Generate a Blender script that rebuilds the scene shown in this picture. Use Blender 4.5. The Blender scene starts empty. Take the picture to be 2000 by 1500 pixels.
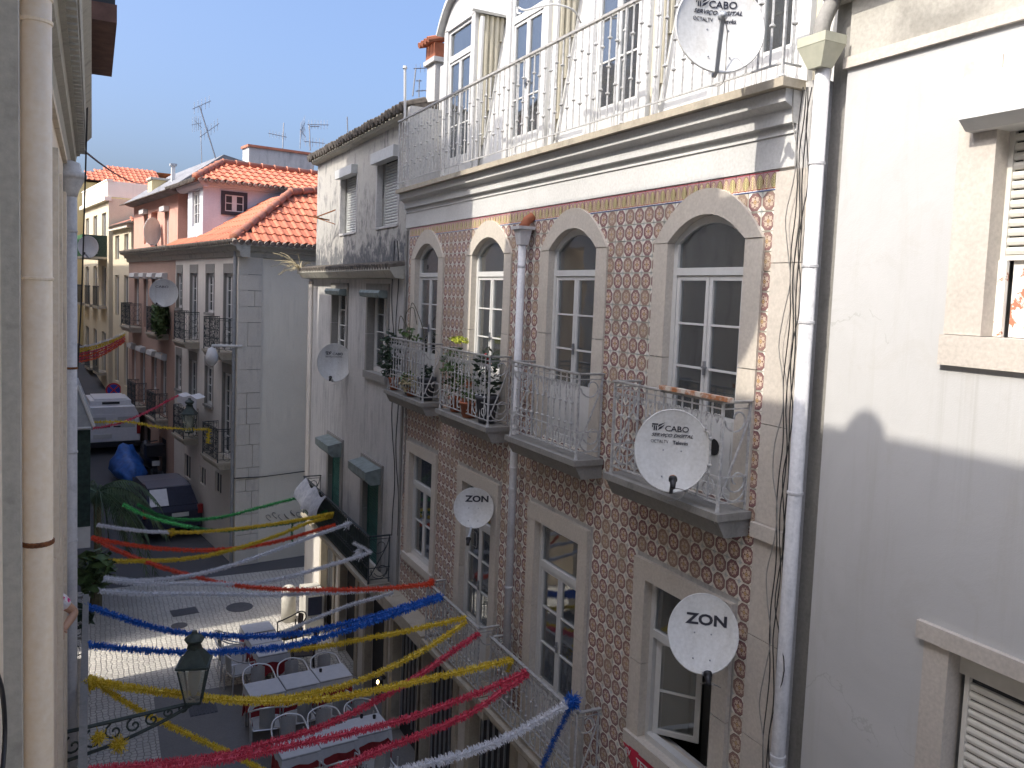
import bpy, math, random
from mathutils import Vector, Matrix
random.seed(7)
sc = bpy.context.scene
# ---------------- camera -------------------------------------------------
FPX, CX, CY = 1620.0, 1000.0, 700.0
def _n(v): v = Vector(v); v.normalize(); return v
_vy = _n((180-CX, 545-CY, FPX))
_xv = 161.0-CX
_dn = _n((_xv, -(FPX*FPX+(180-CX)*_xv)/(545-CY), FPX))
_up = -_dn
_vx = _dn.cross(_vy); _vx.normalize()
if _vx.x < 0: _vx = -_vx
def ray(px, py):
    c = Vector((px-CX, py-CY, FPX))
    return Vector((_vx.dot(c), _vy.dot(c), _up.dot(c)))
def atX(px, py, X): d = ray(px, py); return d*(X/d.x)
def atY(px, py, Y): d = ray(px, py); return d*(Y/d.y)
def atZ(px, py, Z): d = ray(px, py); return d*(Z/d.z)
cam_d = bpy.data.cameras.new('camera'); cam = bpy.data.objects.new('camera', cam_d)
sc.collection.objects.link(cam); sc.camera = cam
cam_d.sensor_width = 36; cam_d.lens = 36*FPX/2000; cam_d.shift_y = -50/2000
cam_d.clip_start = 0.05; cam_d.clip_end = 3000
Rw = Matrix((_vx, _vy, _up))
cam.matrix_world = (Rw @ Matrix(((1,0,0),(0,-1,0),(0,0,-1)))).to_4x4()
# ---------------- light --------------------------------------------------
SUN = Vector((1, 0.13, -1.03)).normalized()
w = bpy.data.worlds.new('World'); sc.world = w; w.use_nodes = True
nt = w.node_tree; bg = nt.nodes['Background']
sky = nt.nodes.new('ShaderNodeTexSky'); sky.sky_type = 'NISHITA'; sky.sun_disc = False
ts = -SUN
sky.sun_elevation = math.asin(ts.z); sky.sun_rotation = math.atan2(ts.x, ts.y)
sky.air_density = 0.85; sky.dust_density = 8.0; sky.ozone_density = 6.5; sky.altitude = 50
nt.links.new(sky.outputs[0], bg.inputs[0]); bg.inputs[1].default_value = 0.15
sl = bpy.data.lights.new('sun', 'SUN'); sl.energy = 2.0; sl.angle = math.radians(0.55); sl.color = (1, .94, .84)
so = bpy.data.objects.new('sun', sl); sc.collection.objects.link(so)
so.rotation_euler = SUN.to_track_quat('-Z', 'Y').to_euler()
sc.view_settings.view_transform = 'Standard'; sc.view_settings.look = 'None'
sc.view_settings.use_white_balance = True; sc.view_settings.white_balance_temperature = 6600; sc.view_settings.gamma = 1; sc.view_settings.exposure = 1.36
sc.view_settings.use_curve_mapping = False
sc.render.engine = 'CYCLES'
sc.cycles.max_bounces = 8; sc.cycles.diffuse_bounces = 6; sc.cycles.transparent_max_bounces = 16
# ---------------- materials ----------------------------------------------
class MT:
    """small node helper"""
    def __init__(s, name):
        s.m = bpy.data.materials.new(name); s.m.use_nodes = True
        s.t = s.m.node_tree; s.b = s.t.nodes['Principled BSDF']; s.out = s.t.nodes['Material Output']
    def n(s, typ, **k):
        nd = s.t.nodes.new(typ)
        for a, v in k.items(): setattr(nd, a, v)
        return nd
    def l(s, a, b): s.t.links.new(a, b)
    def math(s, op, a, b=None, c=None):
        nd = s.n('ShaderNodeMath', operation=op)
        for i, v in enumerate((a, b, c)):
            if v is None: continue
            if isinstance(v, (int, float)): nd.inputs[i].default_value = v
            else: s.l(v, nd.inputs[i])
        return nd.outputs[0]
    def mix(s, f, a, b, mode='MIX'):
        nd = s.n('ShaderNodeMix', data_type='RGBA', blend_type=mode)
        for i, v in ((0, f), (6, a), (7, b)):
            if isinstance(v, (int, float)): nd.inputs[i].default_value = v
            elif isinstance(v, tuple): nd.inputs[i].default_value = (v+(1,))[:4]
            else: s.l(v, nd.inputs[i])
        return nd.outputs[2]
    def coord(s, kind='Object'):
        return s.n('ShaderNodeTexCoord').outputs[kind]
    def mapping(s, v, scale):
        nd = s.n('ShaderNodeMapping'); nd.inputs['Scale'].default_value = scale; s.l(v, nd.inputs[0]); return nd.outputs[0]
    def noise(s, v, scale, detail=5, rough=.6, dist=0):
        nd = s.n('ShaderNodeTexNoise'); nd.inputs['Scale'].default_value = scale
        nd.inputs['Detail'].default_value = detail; nd.inputs['Roughness'].default_value = rough
        nd.inputs['Distortion'].default_value = dist
        s.l(v, nd.inputs['Vector']); return nd.outputs[0]
    def ramp(s, f, pts):
        nd = s.n('ShaderNodeValToRGB'); e = nd.color_ramp.elements
        while len(e) < len(pts): e.new(.5)
        for i, (p, c) in enumerate(pts):
            e[i].position = p
            e[i].color = (c, c, c, 1) if isinstance(c, (int, float)) else tuple(c)+(1,)
        s.l(f, nd.inputs[0]); return nd.outputs[0]
    def bump(s, h, strength=.3, dist=.02):
        nd = s.n('ShaderNodeBump'); nd.inputs['Strength'].default_value = strength
        nd.inputs['Distance'].default_value = dist; s.l(h, nd.inputs['Height']); s.l(nd.outputs[0], s.b.inputs['Normal'])
    def col(s, c):
        if isinstance(c, tuple): s.b.inputs['Base Color'].default_value = c+(1,)
        else: s.l(c, s.b.inputs['Base Color'])
    def rough(s, r): s.b.inputs['Roughness'].default_value = r

def geo_pos(m): return m.n('ShaderNodeNewGeometry').outputs['Position']
def m_plaster(name, c, stain=(.12,.11,.10), amt=.35, rough=.9, streak=.5, bump=.25, sc1=1.3, lo=.52, hi=.75, foot=None, vs=.5):
    m = MT(name); p = geo_pos(m)
    n1 = m.noise(p, sc1, 6, .62, .3); n2 = m.noise(m.mapping(p, (5, 5, vs)), 1.4, 5, .65, .4); n3 = m.noise(p, 38, 3, .6)
    base = m.mix(m.ramp(n1, [(.3, 0), (.7, 1)]), tuple(x*.86 for x in c), c)
    s1 = m.ramp(m.math('ADD', m.math('MULTIPLY', n1, 1-streak), m.math('MULTIPLY', n2, streak)), [(lo, 0), (hi, 1)])
    base = m.mix(m.math('MULTIPLY', s1, amt), base, stain)
    if foot:
        sx = m.n('ShaderNodeSeparateXYZ'); m.l(p, sx.inputs[0]); n4 = m.noise(m.mapping(p, (1, 1, .8)), 4.5, 6, .7, .6)
        zf = m.math('ADD', m.math('MULTIPLY', m.math('SUBTRACT', foot[1], sx.outputs[2]), 1/(foot[1]-foot[0])), m.math('MULTIPLY', m.math('SUBTRACT', n4, .5), 2.6))
        base = m.mix(m.math('MULTIPLY', m.ramp(zf, [(.35, 0), (.75, 1)]), .85), base, stain)
    base = m.mix(.10, base, m.ramp(n3, [(.3, .0), (.7, 1)]), 'OVERLAY')
    m.col(base); m.rough(rough); m.bump(m.math('ADD', m.math('MULTIPLY', n3, .4), n1), bump, .012)
    return m.m
def m_plain(name, c, rough=.5, metal=0, var=.12, scale=12, bump=0.0):
    m = MT(name); p = geo_pos(m); n = m.noise(p, scale, 5, .6)
    m.col(m.mix(m.ramp(n, [(.35, 0), (.7, 1)]), c, tuple(x*(1-var*2) for x in c))); m.rough(rough)
    m.b.inputs['Metallic'].default_value = metal
    if bump: m.bump(n, bump, .01)
    return m.m
M = {}
M['white_wall'] = m_plaster('white_wall', (.53,.525,.51), (.36,.34,.31), .42, sc1=.9, streak=.4, lo=.47, hi=.8, vs=.35)
def m_bigwall():
    m = MT('rendered_wall'); p = geo_pos(m)
    a = m.noise(p, .55, 6, .65, .8); b = m.noise(m.mapping(p, (1, 4.5, .35)), 1.3, 5, .7, .3); c = m.noise(p, 2.6, 7, .72, .6); g = m.noise(p, 150, 2, .5)
    col = m.mix(m.ramp(a, [(.35, 0), (.65, 1)]), (.43,.43,.425), (.475,.475,.47))
    col = m.mix(m.math('MULTIPLY', m.ramp(c, [(.55, 0), (.62, 1)]), .22), col, (.40,.385,.36))
    col = m.mix(m.math('MULTIPLY', m.ramp(b, [(.54, 0), (.72, 1)]), .30), col, (.36,.34,.30))
    sx = m.n('ShaderNodeSeparateXYZ'); m.l(p, sx.inputs[0])
    # drips under the sill of the upper window and grime on the plaster above the string course
    dr = m.noise(m.mapping(p, (1, 14, .25)), 1.5, 4, .6); ym = m.ramp(m.math('SUBTRACT', 3.6, sx.outputs[1]), [(.18, 0), (.26, 1)])
    zm = m.math('MULTIPLY', m.ramp(m.math('ADD', sx.outputs[2], 1.6), [(.05, 0), (1.0, 1)]), m.math('LESS_THAN', sx.outputs[2], -.31))
    col = m.mix(m.math('MULTIPLY', m.math('MULTIPLY', ym, zm), m.ramp(dr, [(.50, 0), (.75, .35)])), col, (.27,.25,.22))
    v = m.n('ShaderNodeTexVoronoi', feature='DISTANCE_TO_EDGE'); v.inputs['Scale'].default_value = .45
    wv = m.n('ShaderNodeVectorMath', operation='ADD'); nz = m.n('ShaderNodeTexNoise'); nz.inputs['Scale'].default_value = 3; nz.inputs['Detail'].default_value = 6; m.l(p, nz.inputs['Vector']); m.l(nz.outputs['Color'], wv.inputs[0]); m.l(p, wv.inputs[1]); m.l(wv.outputs[0], v.inputs['Vector'])
    ck = m.math('MULTIPLY', m.math('LESS_THAN', v.outputs[0], .0035), m.math('GREATER_THAN', a, .52))
    col = m.mix(m.math('MULTIPLY', ck, .22), col, (.2,.19,.17))
    m.col(col); m.rough(.9); m.bump(m.math('ADD', m.math('MULTIPLY', g, .35), m.math('ADD', c, m.math('MULTIPLY', a, 2))), .22, .01); return m.m
M['big_wall'] = m_bigwall()
M['white_paint'] = m_plain('white_paint', (.57,.57,.555), .55, var=.04)
M['frieze'] = m_plaster('frieze', (.57,.57,.555), (.5,.48,.44), .18)
M['white_iron'] = m_plain('white_iron', (.52,.52,.51), .5, var=.22, scale=30)
M['rail_top'] = m_plain('rail_top', (.45,.44,.42), .5, var=.2, scale=20)
M['dark_iron'] = m_plain('dark_iron', (.035,.045,.05), .5, var=.15, scale=20)
M['limestone'] = m_plaster('limestone', (.56,.51,.44), (.30,.26,.21), .4, sc1=2.5, streak=.4)
M['greystone'] = m_plaster('greystone', (.26,.25,.23), (.07,.07,.06), .7, sc1=3)
M['slabstone'] = m_plaster('slabstone', (.42,.37,.29), (.10,.10,.08), .8, sc1=3.5, streak=.2)
M['oldwall'] = m_plaster('oldwall', (.50,.49,.475), (.13,.13,.135), .75, sc1=1.7, streak=.5, lo=.48, hi=.72, vs=.7)
M['oldwall_up'] = m_plaster('oldwall_up', (.42,.405,.37), (.07,.075,.085), .8, sc1=2.6, streak=.38, lo=.50, hi=.64, foot=(.3, 1.5), vs=1.1)
M['cream_wall'] = m_plaster('cream_wall', (.86,.80,.67), (.36,.33,.27), .4, sc1=.7)
M['front_wall'] = m_plaster('front_wall', (.66,.62,.56), (.25,.23,.2), .4, sc1=.9)
M['attic_white'] = m_plaster('attic_white', (.60,.62,.66), (.4,.38,.36), .3, sc1=1)
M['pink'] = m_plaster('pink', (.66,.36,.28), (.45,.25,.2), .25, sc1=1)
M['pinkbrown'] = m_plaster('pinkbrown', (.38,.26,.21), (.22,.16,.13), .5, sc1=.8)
M['yellow'] = m_plaster('yellow', (.72,.58,.30), (.5,.4,.22), .25, sc1=1)
M['paleyellow'] = m_plaster('paleyellow', (.64,.56,.41), (.45,.38,.3), .3, sc1=1)
M['beige_wall'] = m_plaster('beige_wall', (.52,.475,.42), (.40,.34,.27), .35, sc1=2, bump=.15)
M['left_beige'] = m_plaster('left_beige', (.84,.73,.58), (.5,.42,.32), .35, sc1=3, bump=.1)
M['leftwall'] = m_plaster('leftwall', (.74,.65,.52), (.13,.12,.10), .8, sc1=5, streak=.6)
M['cornice_old'] = m_plaster('cornice_old', (.46,.44,.38), (.10,.10,.09), .85, sc1=4, streak=.3)
M['beige_pipe'] = m_plaster('beige_pipe', (.84,.71,.54), (.45,.34,.22), .4, .5, sc1=4, streak=.6, bump=.03)
M['rust'] = m_plain('rust', (.25,.09,.03), .85, var=.4, scale=40)
M['pipe'] = m_plaster('pipe', (.60,.60,.61), (.30,.31,.33), .6, .6, sc1=6, lo=.5, hi=.62, bump=.05)
M['hopper'] = m_plain('hopper', (.46,.46,.36), .5, var=.08)
M['greystone_l'] = m_plaster('greystone_l', (.70,.65,.56), (.22,.21,.2), .6, sc1=2.5)
M['slab_brown'] = m_plain('slab_brown', (.20,.11,.085), .9, var=.2, scale=8, bump=.2)
M['upper_old'] = m_plaster('upper_old', (.44,.42,.37), (.20,.19,.165), .75, sc1=1.6, streak=.15, lo=.45, hi=.6)
M['inner_door'] = m_plain('inner_door', (.30,.30,.30), .6, var=.06)
M['screen_green'] = m_plain('screen_green', (.05,.15,.06), .8, var=.2)
M['zinc'] = m_plain('zinc', (.36,.38,.40), .5, .3, var=.1)
M['corrug'] = m_plain('corrug', (.56,.52,.41), .6, var=.06)
M['shutter_w'] = m_plain('shutter_w', (.64,.62,.56), .5, var=.05)
M['shutter_b'] = m_plain('shutter_b', (.50,.51,.50), .5, var=.08)
M['green_sh'] = m_plain('green_sh', (.035,.13,.11), .6, var=.15, scale=4)
M['box_grey'] = m_plain('box_grey', (.20,.24,.23), .6, var=.2, scale=9)
M['dark_in'] = m_plain('dark_in', (.035,.036,.04), .8, var=.1)
M['mid_in'] = m_plain('mid_in', (.14,.135,.13), .8, var=.15, scale=2)
M['curtain'] = m_plain('curtain', (.74,.74,.70), .9, var=.05)
M['mesh_green'] = m_plain('mesh_green', (.03,.055,.045), .9, var=.3, scale=15)
M['cloth_red'] = m_plain('cloth_red', (.33,.03,.035), .85, var=.1)
M['sheet'] = m_plain('sheet', (.38,.39,.42), .9, var=.15)
M['cloth_white'] = m_plain('cloth_white', (.60,.61,.64), .8, var=.05)
M['chair_metal'] = m_plain('chair_metal', (.68,.68,.68), .3, .6, var=.03)
M['chair_weave'] = m_plain('chair_weave', (.40,.40,.39), .7, var=.12, scale=90, bump=.3)
M['chair_dark'] = m_plain('chair_dark', (.05,.035,.03), .6, var=.2, scale=60)
M['dish'] = m_plaster('dish', (.62,.62,.60), (.36,.34,.30), .6, .45, sc1=6, streak=.7, bump=.02, lo=.45)
M['black'] = m_plain('black', (.015,.015,.018), .45, var=.1)
M['print'] = m_plain('print', (.02,.02,.03), .5, var=0)
M['cable'] = m_plain('cable', (.03,.03,.03), .6, var=.2)
M['cable_grey'] = m_plain('cable_grey', (.3,.29,.27), .6, var=.2)
M['alu'] = m_plain('alu', (.30,.31,.33), .4, .7, var=.1)
M['lantern'] = m_plain('lantern', (.045,.065,.055), .55, var=.2, scale=20)
M['terracotta'] = m_plain('terracotta', (.36,.12,.06), .8, var=.15)
M['pot_grey'] = m_plain('pot_grey', (.07,.075,.085), .7, var=.1)
M['leaf'] = m_plain('leaf', (.09,.155,.045), .6, var=.35, scale=9)
M['leaf_dark'] = m_plain('leaf_dark', (.03,.06,.03), .6, var=.3, scale=6)
M['palm_leaf'] = m_plain('palm_leaf', (.085,.14,.07), .6, var=.4, scale=3)
M['leaf_lime'] = m_plain('leaf_lime', (.42,.46,.05), .6, var=.2, scale=20)
M['dry'] = m_plain('dry', (.50,.42,.25), .9, var=.2, scale=20)
M['stem'] = m_plain('stem', (.10,.09,.05), .8, var=.2)
M['petal'] = m_plain('petal', (.55,.03,.04), .6, var=.1)
M['skin'] = m_plain('skin', (.50,.30,.20), .55, var=.05)
M['roofgrey'] = m_plain('roofgrey', (.22,.22,.23), .9, var=.2, scale=3, bump=.1)
M['oldtile'] = m_plain('oldtile', (.14,.12,.10), .95, var=.35, scale=8, bump=.2)
M['eave_tile'] = m_plain('eave_tile', (.38,.30,.25), .9, var=.4, scale=8, bump=.2)
M['cover'] = m_plain('cover', (.10,.10,.11), .7, .2, var=.2, scale=30, bump=.4)
M['blue_tarp'] = m_plain('blue_tarp', (.02,.12,.42), .5, var=.25, scale=6, bump=.3)
M['slate'] = m_plain('slate', (.03,.032,.042), .6)
M['navy'] = m_plain('navy', (.03,.035,.06), .25, var=.1)
M['car_roof'] = m_plain('car_roof', (.15,.15,.18), .3, var=.05)
M['van'] = m_plain('van', (.72,.72,.73), .4, var=.05)
M['redlamp'] = m_plain('redlamp', (.30,.02,.02), .3, var=.05)
M['plate'] = m_plain('plate', (.6,.6,.56), .5, var=.05)
M['sign_red'] = m_plain('sign_red', (.5,.03,.03), .5, var=.05)
M['sign_blue'] = m_plain('sign_blue', (.02,.05,.4), .5, var=.05)
M['banner'] = m_plain('banner', (.58,.02,.06), .7, var=.1)
M['acbox'] = m_plain('acbox', (.55,.53,.47), .6, var=.08)
def m_redtile():
    m = MT('red_tile'); p = geo_pos(m); n = m.noise(p, 3, 5, .6); oi = m.n('ShaderNodeObjectInfo').outputs['Random']
    c = m.mix(oi, (.40,.12,.065), (.55,.18,.095)); c = m.mix(m.ramp(n, [(.5, 0), (.8, .5)]), c, (.30,.13,.08))
    m.col(c); m.rough(.75); return m.m
M['red_tile'] = m_redtile()
M['ridge_tile'] = m_plain('ridge_tile', (.46,.18,.11), .8, var=.15, scale=5)
def m_glass(name, tint, refl=.25):
    m = MT(name); t = m.n('ShaderNodeBsdfTransparent'); t.inputs[0].default_value = tint+(1,)
    g = m.n('ShaderNodeBsdfGlossy'); g.inputs['Roughness'].default_value = .03; g.inputs[0].default_value = (.9,.93,.95,1)
    fr = m.n('ShaderNodeFresnel'); fr.inputs[0].default_value = 1.6
    p = geo_pos(m); nz = m.noise(p, 1.7, 2, .5); bp = m.n('ShaderNodeBump'); bp.inputs['Strength'].default_value = .12; bp.inputs['Distance'].default_value = .02
    m.l(nz, bp.inputs['Height']); m.l(bp.outputs[0], g.inputs['Normal'])
    mx = m.n('ShaderNodeMixShader'); m.l(m.math('MINIMUM', m.math('ADD', fr.outputs[0], refl), .95), mx.inputs[0])
    d = m.n('ShaderNodeBsdfDiffuse'); d.inputs[0].default_value = (.35,.36,.36,1)
    mt = m.n('ShaderNodeMixShader'); mt.inputs[0].default_value = .10; m.l(t.outputs[0], mt.inputs[1]); m.l(d.outputs[0], mt.inputs[2])
    m.l(mt.outputs[0], mx.inputs[1]); m.l(g.outputs[0], mx.inputs[2]); m.l(mx.outputs[0], m.out.inputs[0]); return m.m
M['glass'] = m_glass('glass', (.82,.85,.86), .14)
M['lantern_glass'] = m_glass('lantern_glass', (.8,.85,.8), .1)
def m_emit(name, c, s):
    m = MT(name); m.b.inputs['Emission Color'].default_value = c+(1,); m.b.inputs['Emission Strength'].default_value = s; m.col(c); return m.m
M['flame'] = m_emit('flame', (1,.62,.25), 8)
def m_azulejo():
    m = MT('azulejo'); uv = m.n('ShaderNodeUVMap').outputs[0]; sx = m.n('ShaderNodeSeparateXYZ'); m.l(uv, sx.inputs[0])
    x = m.math('SUBTRACT', m.math('FRACT', sx.outputs[0]), .5); y = m.math('SUBTRACT', m.math('FRACT', sx.outputs[1]), .5)
    ax = m.math('ABSOLUTE', x); ay = m.math('ABSOLUTE', y)
    su = m.math('ADD', ax, ay); mxx = m.math('MAXIMUM', ax, ay)
    d = m.math('MAXIMUM', mxx, m.math('MULTIPLY', su, .707))
    r = m.math('SQRT', m.math('ADD', m.math('MULTIPLY', x, x), m.math('MULTIPLY', y, y)))
    ang = m.math('ARCTAN2', y, x)
    def lt(a, b): return m.math('LESS_THAN', a, b)
    c8 = m.math('COSINE', m.math('MULTIPLY', ang, 8)); c4 = m.math('COSINE', m.math('MULTIPLY', ang, 4))
    star = m.math('SUBTRACT', r, m.math('ADD', .315, m.math('MULTIPLY', c8, .04)))
    cream = (.76,.73,.66); dark = (.11,.05,.05); mauve = (.29,.16,.165); peach = (.60,.48,.39); line = (.14,.045,.045); grey = (.36,.42,.42)
    col = cream
    # corner dots
    cxx = m.math('SUBTRACT', .5, ax); cyy = m.math('SUBTRACT', .5, ay); cs = m.math('ADD', cxx, cyy)
    col = m.mix(lt(cs, .155), col, grey)
    col = m.mix(m.math('MULTIPLY', lt(cs, .145), m.math('GREATER_THAN', m.math('MINIMUM', cxx, cyy), .02)), col, (.55,.58,.56))
    col = m.mix(lt(d, .458), col, dark)
    col = m.mix(lt(d, .415), col, mauve)
    scal = m.math('ADD', .372, m.math('MULTIPLY', c8, -.02))
    col = m.mix(m.math('MULTIPLY', lt(m.math('ABSOLUTE', m.math('SUBTRACT', r, scal)), .014), lt(d, .41)), col, line)
    col = m.mix(lt(star, 0), col, line)
    col = m.mix(lt(star, -.018), col, peach)
    # four axial buds and the small diamond
    a2x = m.math('SUBTRACT', ax, .215); bud = m.math('MINIMUM', m.math('ADD', m.math('ABSOLUTE', a2x), m.math('MULTIPLY', ay, 1.1)), m.math('ADD', m.math('ABSOLUTE', m.math('SUBTRACT', ay, .215)), m.math('MULTIPLY', ax, 1.1)))
    col = m.mix(lt(bud, .066), col, line)
    a3 = m.math('SUBTRACT', su, .13)
    col = m.mix(lt(m.math('ABSOLUTE', a3), .02), col, line)
    col = m.mix(lt(su, .11), col, (.66,.46,.22))
    col = m.mix(lt(su, .045), col, line)
    oi = m.n('ShaderNodeAttribute'); oi.attribute_name = 'tint'
    p = geo_pos(m); nz = m.noise(p, 3.1, 4, .6); nw = m.noise(p, 60, 2, .5)
    wn = m.n('ShaderNodeTexWhiteNoise', noise_dimensions='2D')
    fl = m.n('ShaderNodeVectorMath', operation='FLOOR'); m.l(uv, fl.inputs[0]); m.l(fl.outputs[0], wn.inputs[0])
    col = m.mix(m.math('MULTIPLY', m.math('POWER', m.math('FRACT', m.math('ADD', wn.outputs[0], m.n('ShaderNodeObjectInfo').outputs['Random'])), 2.2), .5), col, (.38,.30,.21))
    col = m.mix(m.ramp(nz, [(.5, 0), (.75, .45)]), col, (.30,.27,.20))
    m.col(col); m.rough(.28); m.b.inputs['Specular IOR Level'].default_value = .35
    m.bump(nw, .05, .003); return m.m
M['azulejo'] = m_azulejo()
def m_border():
    m = MT('azulejo_border'); uv = m.n('ShaderNodeUVMap').outputs[0]; sx = m.n('ShaderNodeSeparateXYZ'); m.l(uv, sx.inputs[0])
    u2 = m.math('MULTIPLY', sx.outputs[0], 2); x = m.math('SUBTRACT', m.math('FRACT', u2), .5); par = m.math('MODULO', m.math('FLOOR', m.math('ABSOLUTE', u2)), 2)
    v = m.math('FRACT', sx.outputs[1]); ax = m.math('ABSOLUTE', x)
    def lt(a, b): return m.math('LESS_THAN', a, b)
    def gt(a, b): return m.math('GREATER_THAN', a, b)
    band = m.math('MULTIPLY', gt(v, .12), lt(v, .90))
    col = m.mix(band, (.74,.71,.66), m.mix(gt(v, .55), (.56,.42,.30), (.42,.26,.27)))
    dv = m.math('DIVIDE', m.math('SUBTRACT', v, .47), .40); dd = m.math('ADD', m.math('POWER', m.math('DIVIDE', ax, .46), 1.5), m.math('MULTIPLY', dv, dv))
    inb = lt(dd, 1.0)
    col = m.mix(inb, col, (.16,.08,.03)); col = m.mix(lt(dd, .8), col, m.mix(par, (.62,.46,.36), (.52,.46,.24)))
    leaf = m.math('SINE', m.math('ADD', m.math('MULTIPLY', v, 46), m.math('MULTIPLY', ax, -26)))
    col = m.mix(m.math('MULTIPLY', lt(dd, .62), gt(leaf, .35)), col, (.17,.10,.04))
    col = m.mix(m.math('MULTIPLY', lt(dd, .7), lt(ax, .05)), col, (.66,.60,.28))
    col = m.mix(m.math('MULTIPLY', gt(v, .90), lt(v, .955)), col, (.34,.05,.07)); col = m.mix(m.math('MULTIPLY', gt(v, .10), lt(v, .14)), col, (.36,.06,.04))
    col = m.mix(m.math('MULTIPLY', gt(v, .0), lt(v, .055)), col, (.12,.17,.42))
    m.col(col); m.rough(.3); return m.m
M['border'] = m_border()
def m_cobble():
    m = MT('cobble'); p = geo_pos(m); mp = m.mapping(p, (10.5, 10.5, 10.5))
    v = m.n('ShaderNodeTexVoronoi', feature='DISTANCE_TO_EDGE'); v.inputs['Scale'].default_value = 1; v.inputs['Randomness'].default_value = .45; m.l(mp, v.inputs['Vector'])
    v2 = m.n('ShaderNodeTexVoronoi', feature='F1'); v2.inputs['Scale'].default_value = 1; v2.inputs['Randomness'].default_value = .45; m.l(mp, v2.inputs['Vector'])
    n = m.noise(p, .5, 4, .6)
    c = m.mix(v2.outputs['Color'], (.46,.44,.40), (.60,.57,.51)); c = m.mix(m.ramp(v.outputs[0], [(.02, 1), (.11, 0)]), c, (.23,.22,.20))
    c = m.mix(m.ramp(n, [(.4, 0), (.7, .5)]), c, (.2,.19,.18))
    m.col(c); m.rough(.8); m.bump(m.ramp(v.outputs[0], [(.0, 0), (.18, 1)]), .7, .02); return m.m
M['cobble'] = m_cobble()
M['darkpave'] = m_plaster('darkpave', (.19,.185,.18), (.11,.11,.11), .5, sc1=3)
def m_asphalt():
    m = MT('asphalt'); p = geo_pos(m); n = m.noise(p, 40, 3, .7); n2 = m.noise(p, .6, 4, .6)
    m.col(m.mix(n2, (.055,.055,.06), (.11,.11,.115))); m.rough(.9); m.bump(n, .4, .01); return m.m
M['asphalt'] = m_asphalt()
def m_tinsel(name, c, c2):
    m = MT(name); oi = m.n('ShaderNodeTexWhiteNoise', noise_dimensions='3D'); p = geo_pos(m)
    fl = m.n('ShaderNodeVectorMath', operation='SNAP'); fl.inputs[1].default_value = (.012,.012,.012); m.l(p, fl.inputs[0]); m.l(fl.outputs[0], oi.inputs[0])
    m.col(m.mix(oi.outputs[0], c, c2)); m.rough(.45)
    tr = m.n('ShaderNodeBsdfTranslucent'); tr.inputs[0].default_value = c+(1,); mx = m.n('ShaderNodeMixShader'); mx.inputs[0].default_value = .25
    m.l(m.b.outputs[0], mx.inputs[1]); m.l(tr.outputs[0], mx.inputs[2]); m.l(mx.outputs[0], m.out.inputs[0]); return m.m
TN = {'yellow': ((.66,.46,.01),(.92,.72,.10)), 'red': ((.62,.03,.04),(.80,.10,.10)), 'orange': ((.75,.06,.02),(.88,.16,.07)),
      'pinkred': ((.60,.035,.08),(.80,.13,.18)), 'white': ((.66,.67,.70),(.88,.88,.89)), 'blue': ((.0,.08,.42),(.03,.20,.68)), 'green': ((.01,.11,.03),(.03,.22,.07))}
for k, v in TN.items(): M['tinsel_'+k] = m_tinsel('tinsel_'+k, *v)
def m_peel():
    m = MT('peeling_paint'); p = geo_pos(m); n = m.noise(p, 9, 6, .7, .5)
    m.col(m.mix(m.ramp(n, [(.56, 0), (.575, 1)]), (.74,.72,.66), (.42,.17,.10))); m.rough(.7); m.bump(n, .5, .01); return m.m
M['peel'] = m_peel()
def m_rustrail():
    m = MT('rusty_rail'); p = geo_pos(m); n = m.noise(p, 11, 6, .7)
    m.col(m.mix(m.ramp(n, [(.42, 0), (.56, 1)]), (.60,.55,.48), (.42,.17,.07))); m.rough(.8); return m.m
M['rustrail'] = m_rustrail()
def m_flower():
    m = MT('flower_print'); p = geo_pos(m); n = m.noise(p, 22, 3, .6)
    m.col(m.mix(m.ramp(n, [(.55, 0), (.6, 1)]), (.7,.68,.7), (.6,.03,.2))); m.rough(.8); return m.m
M['floral'] = m_flower()
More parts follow.
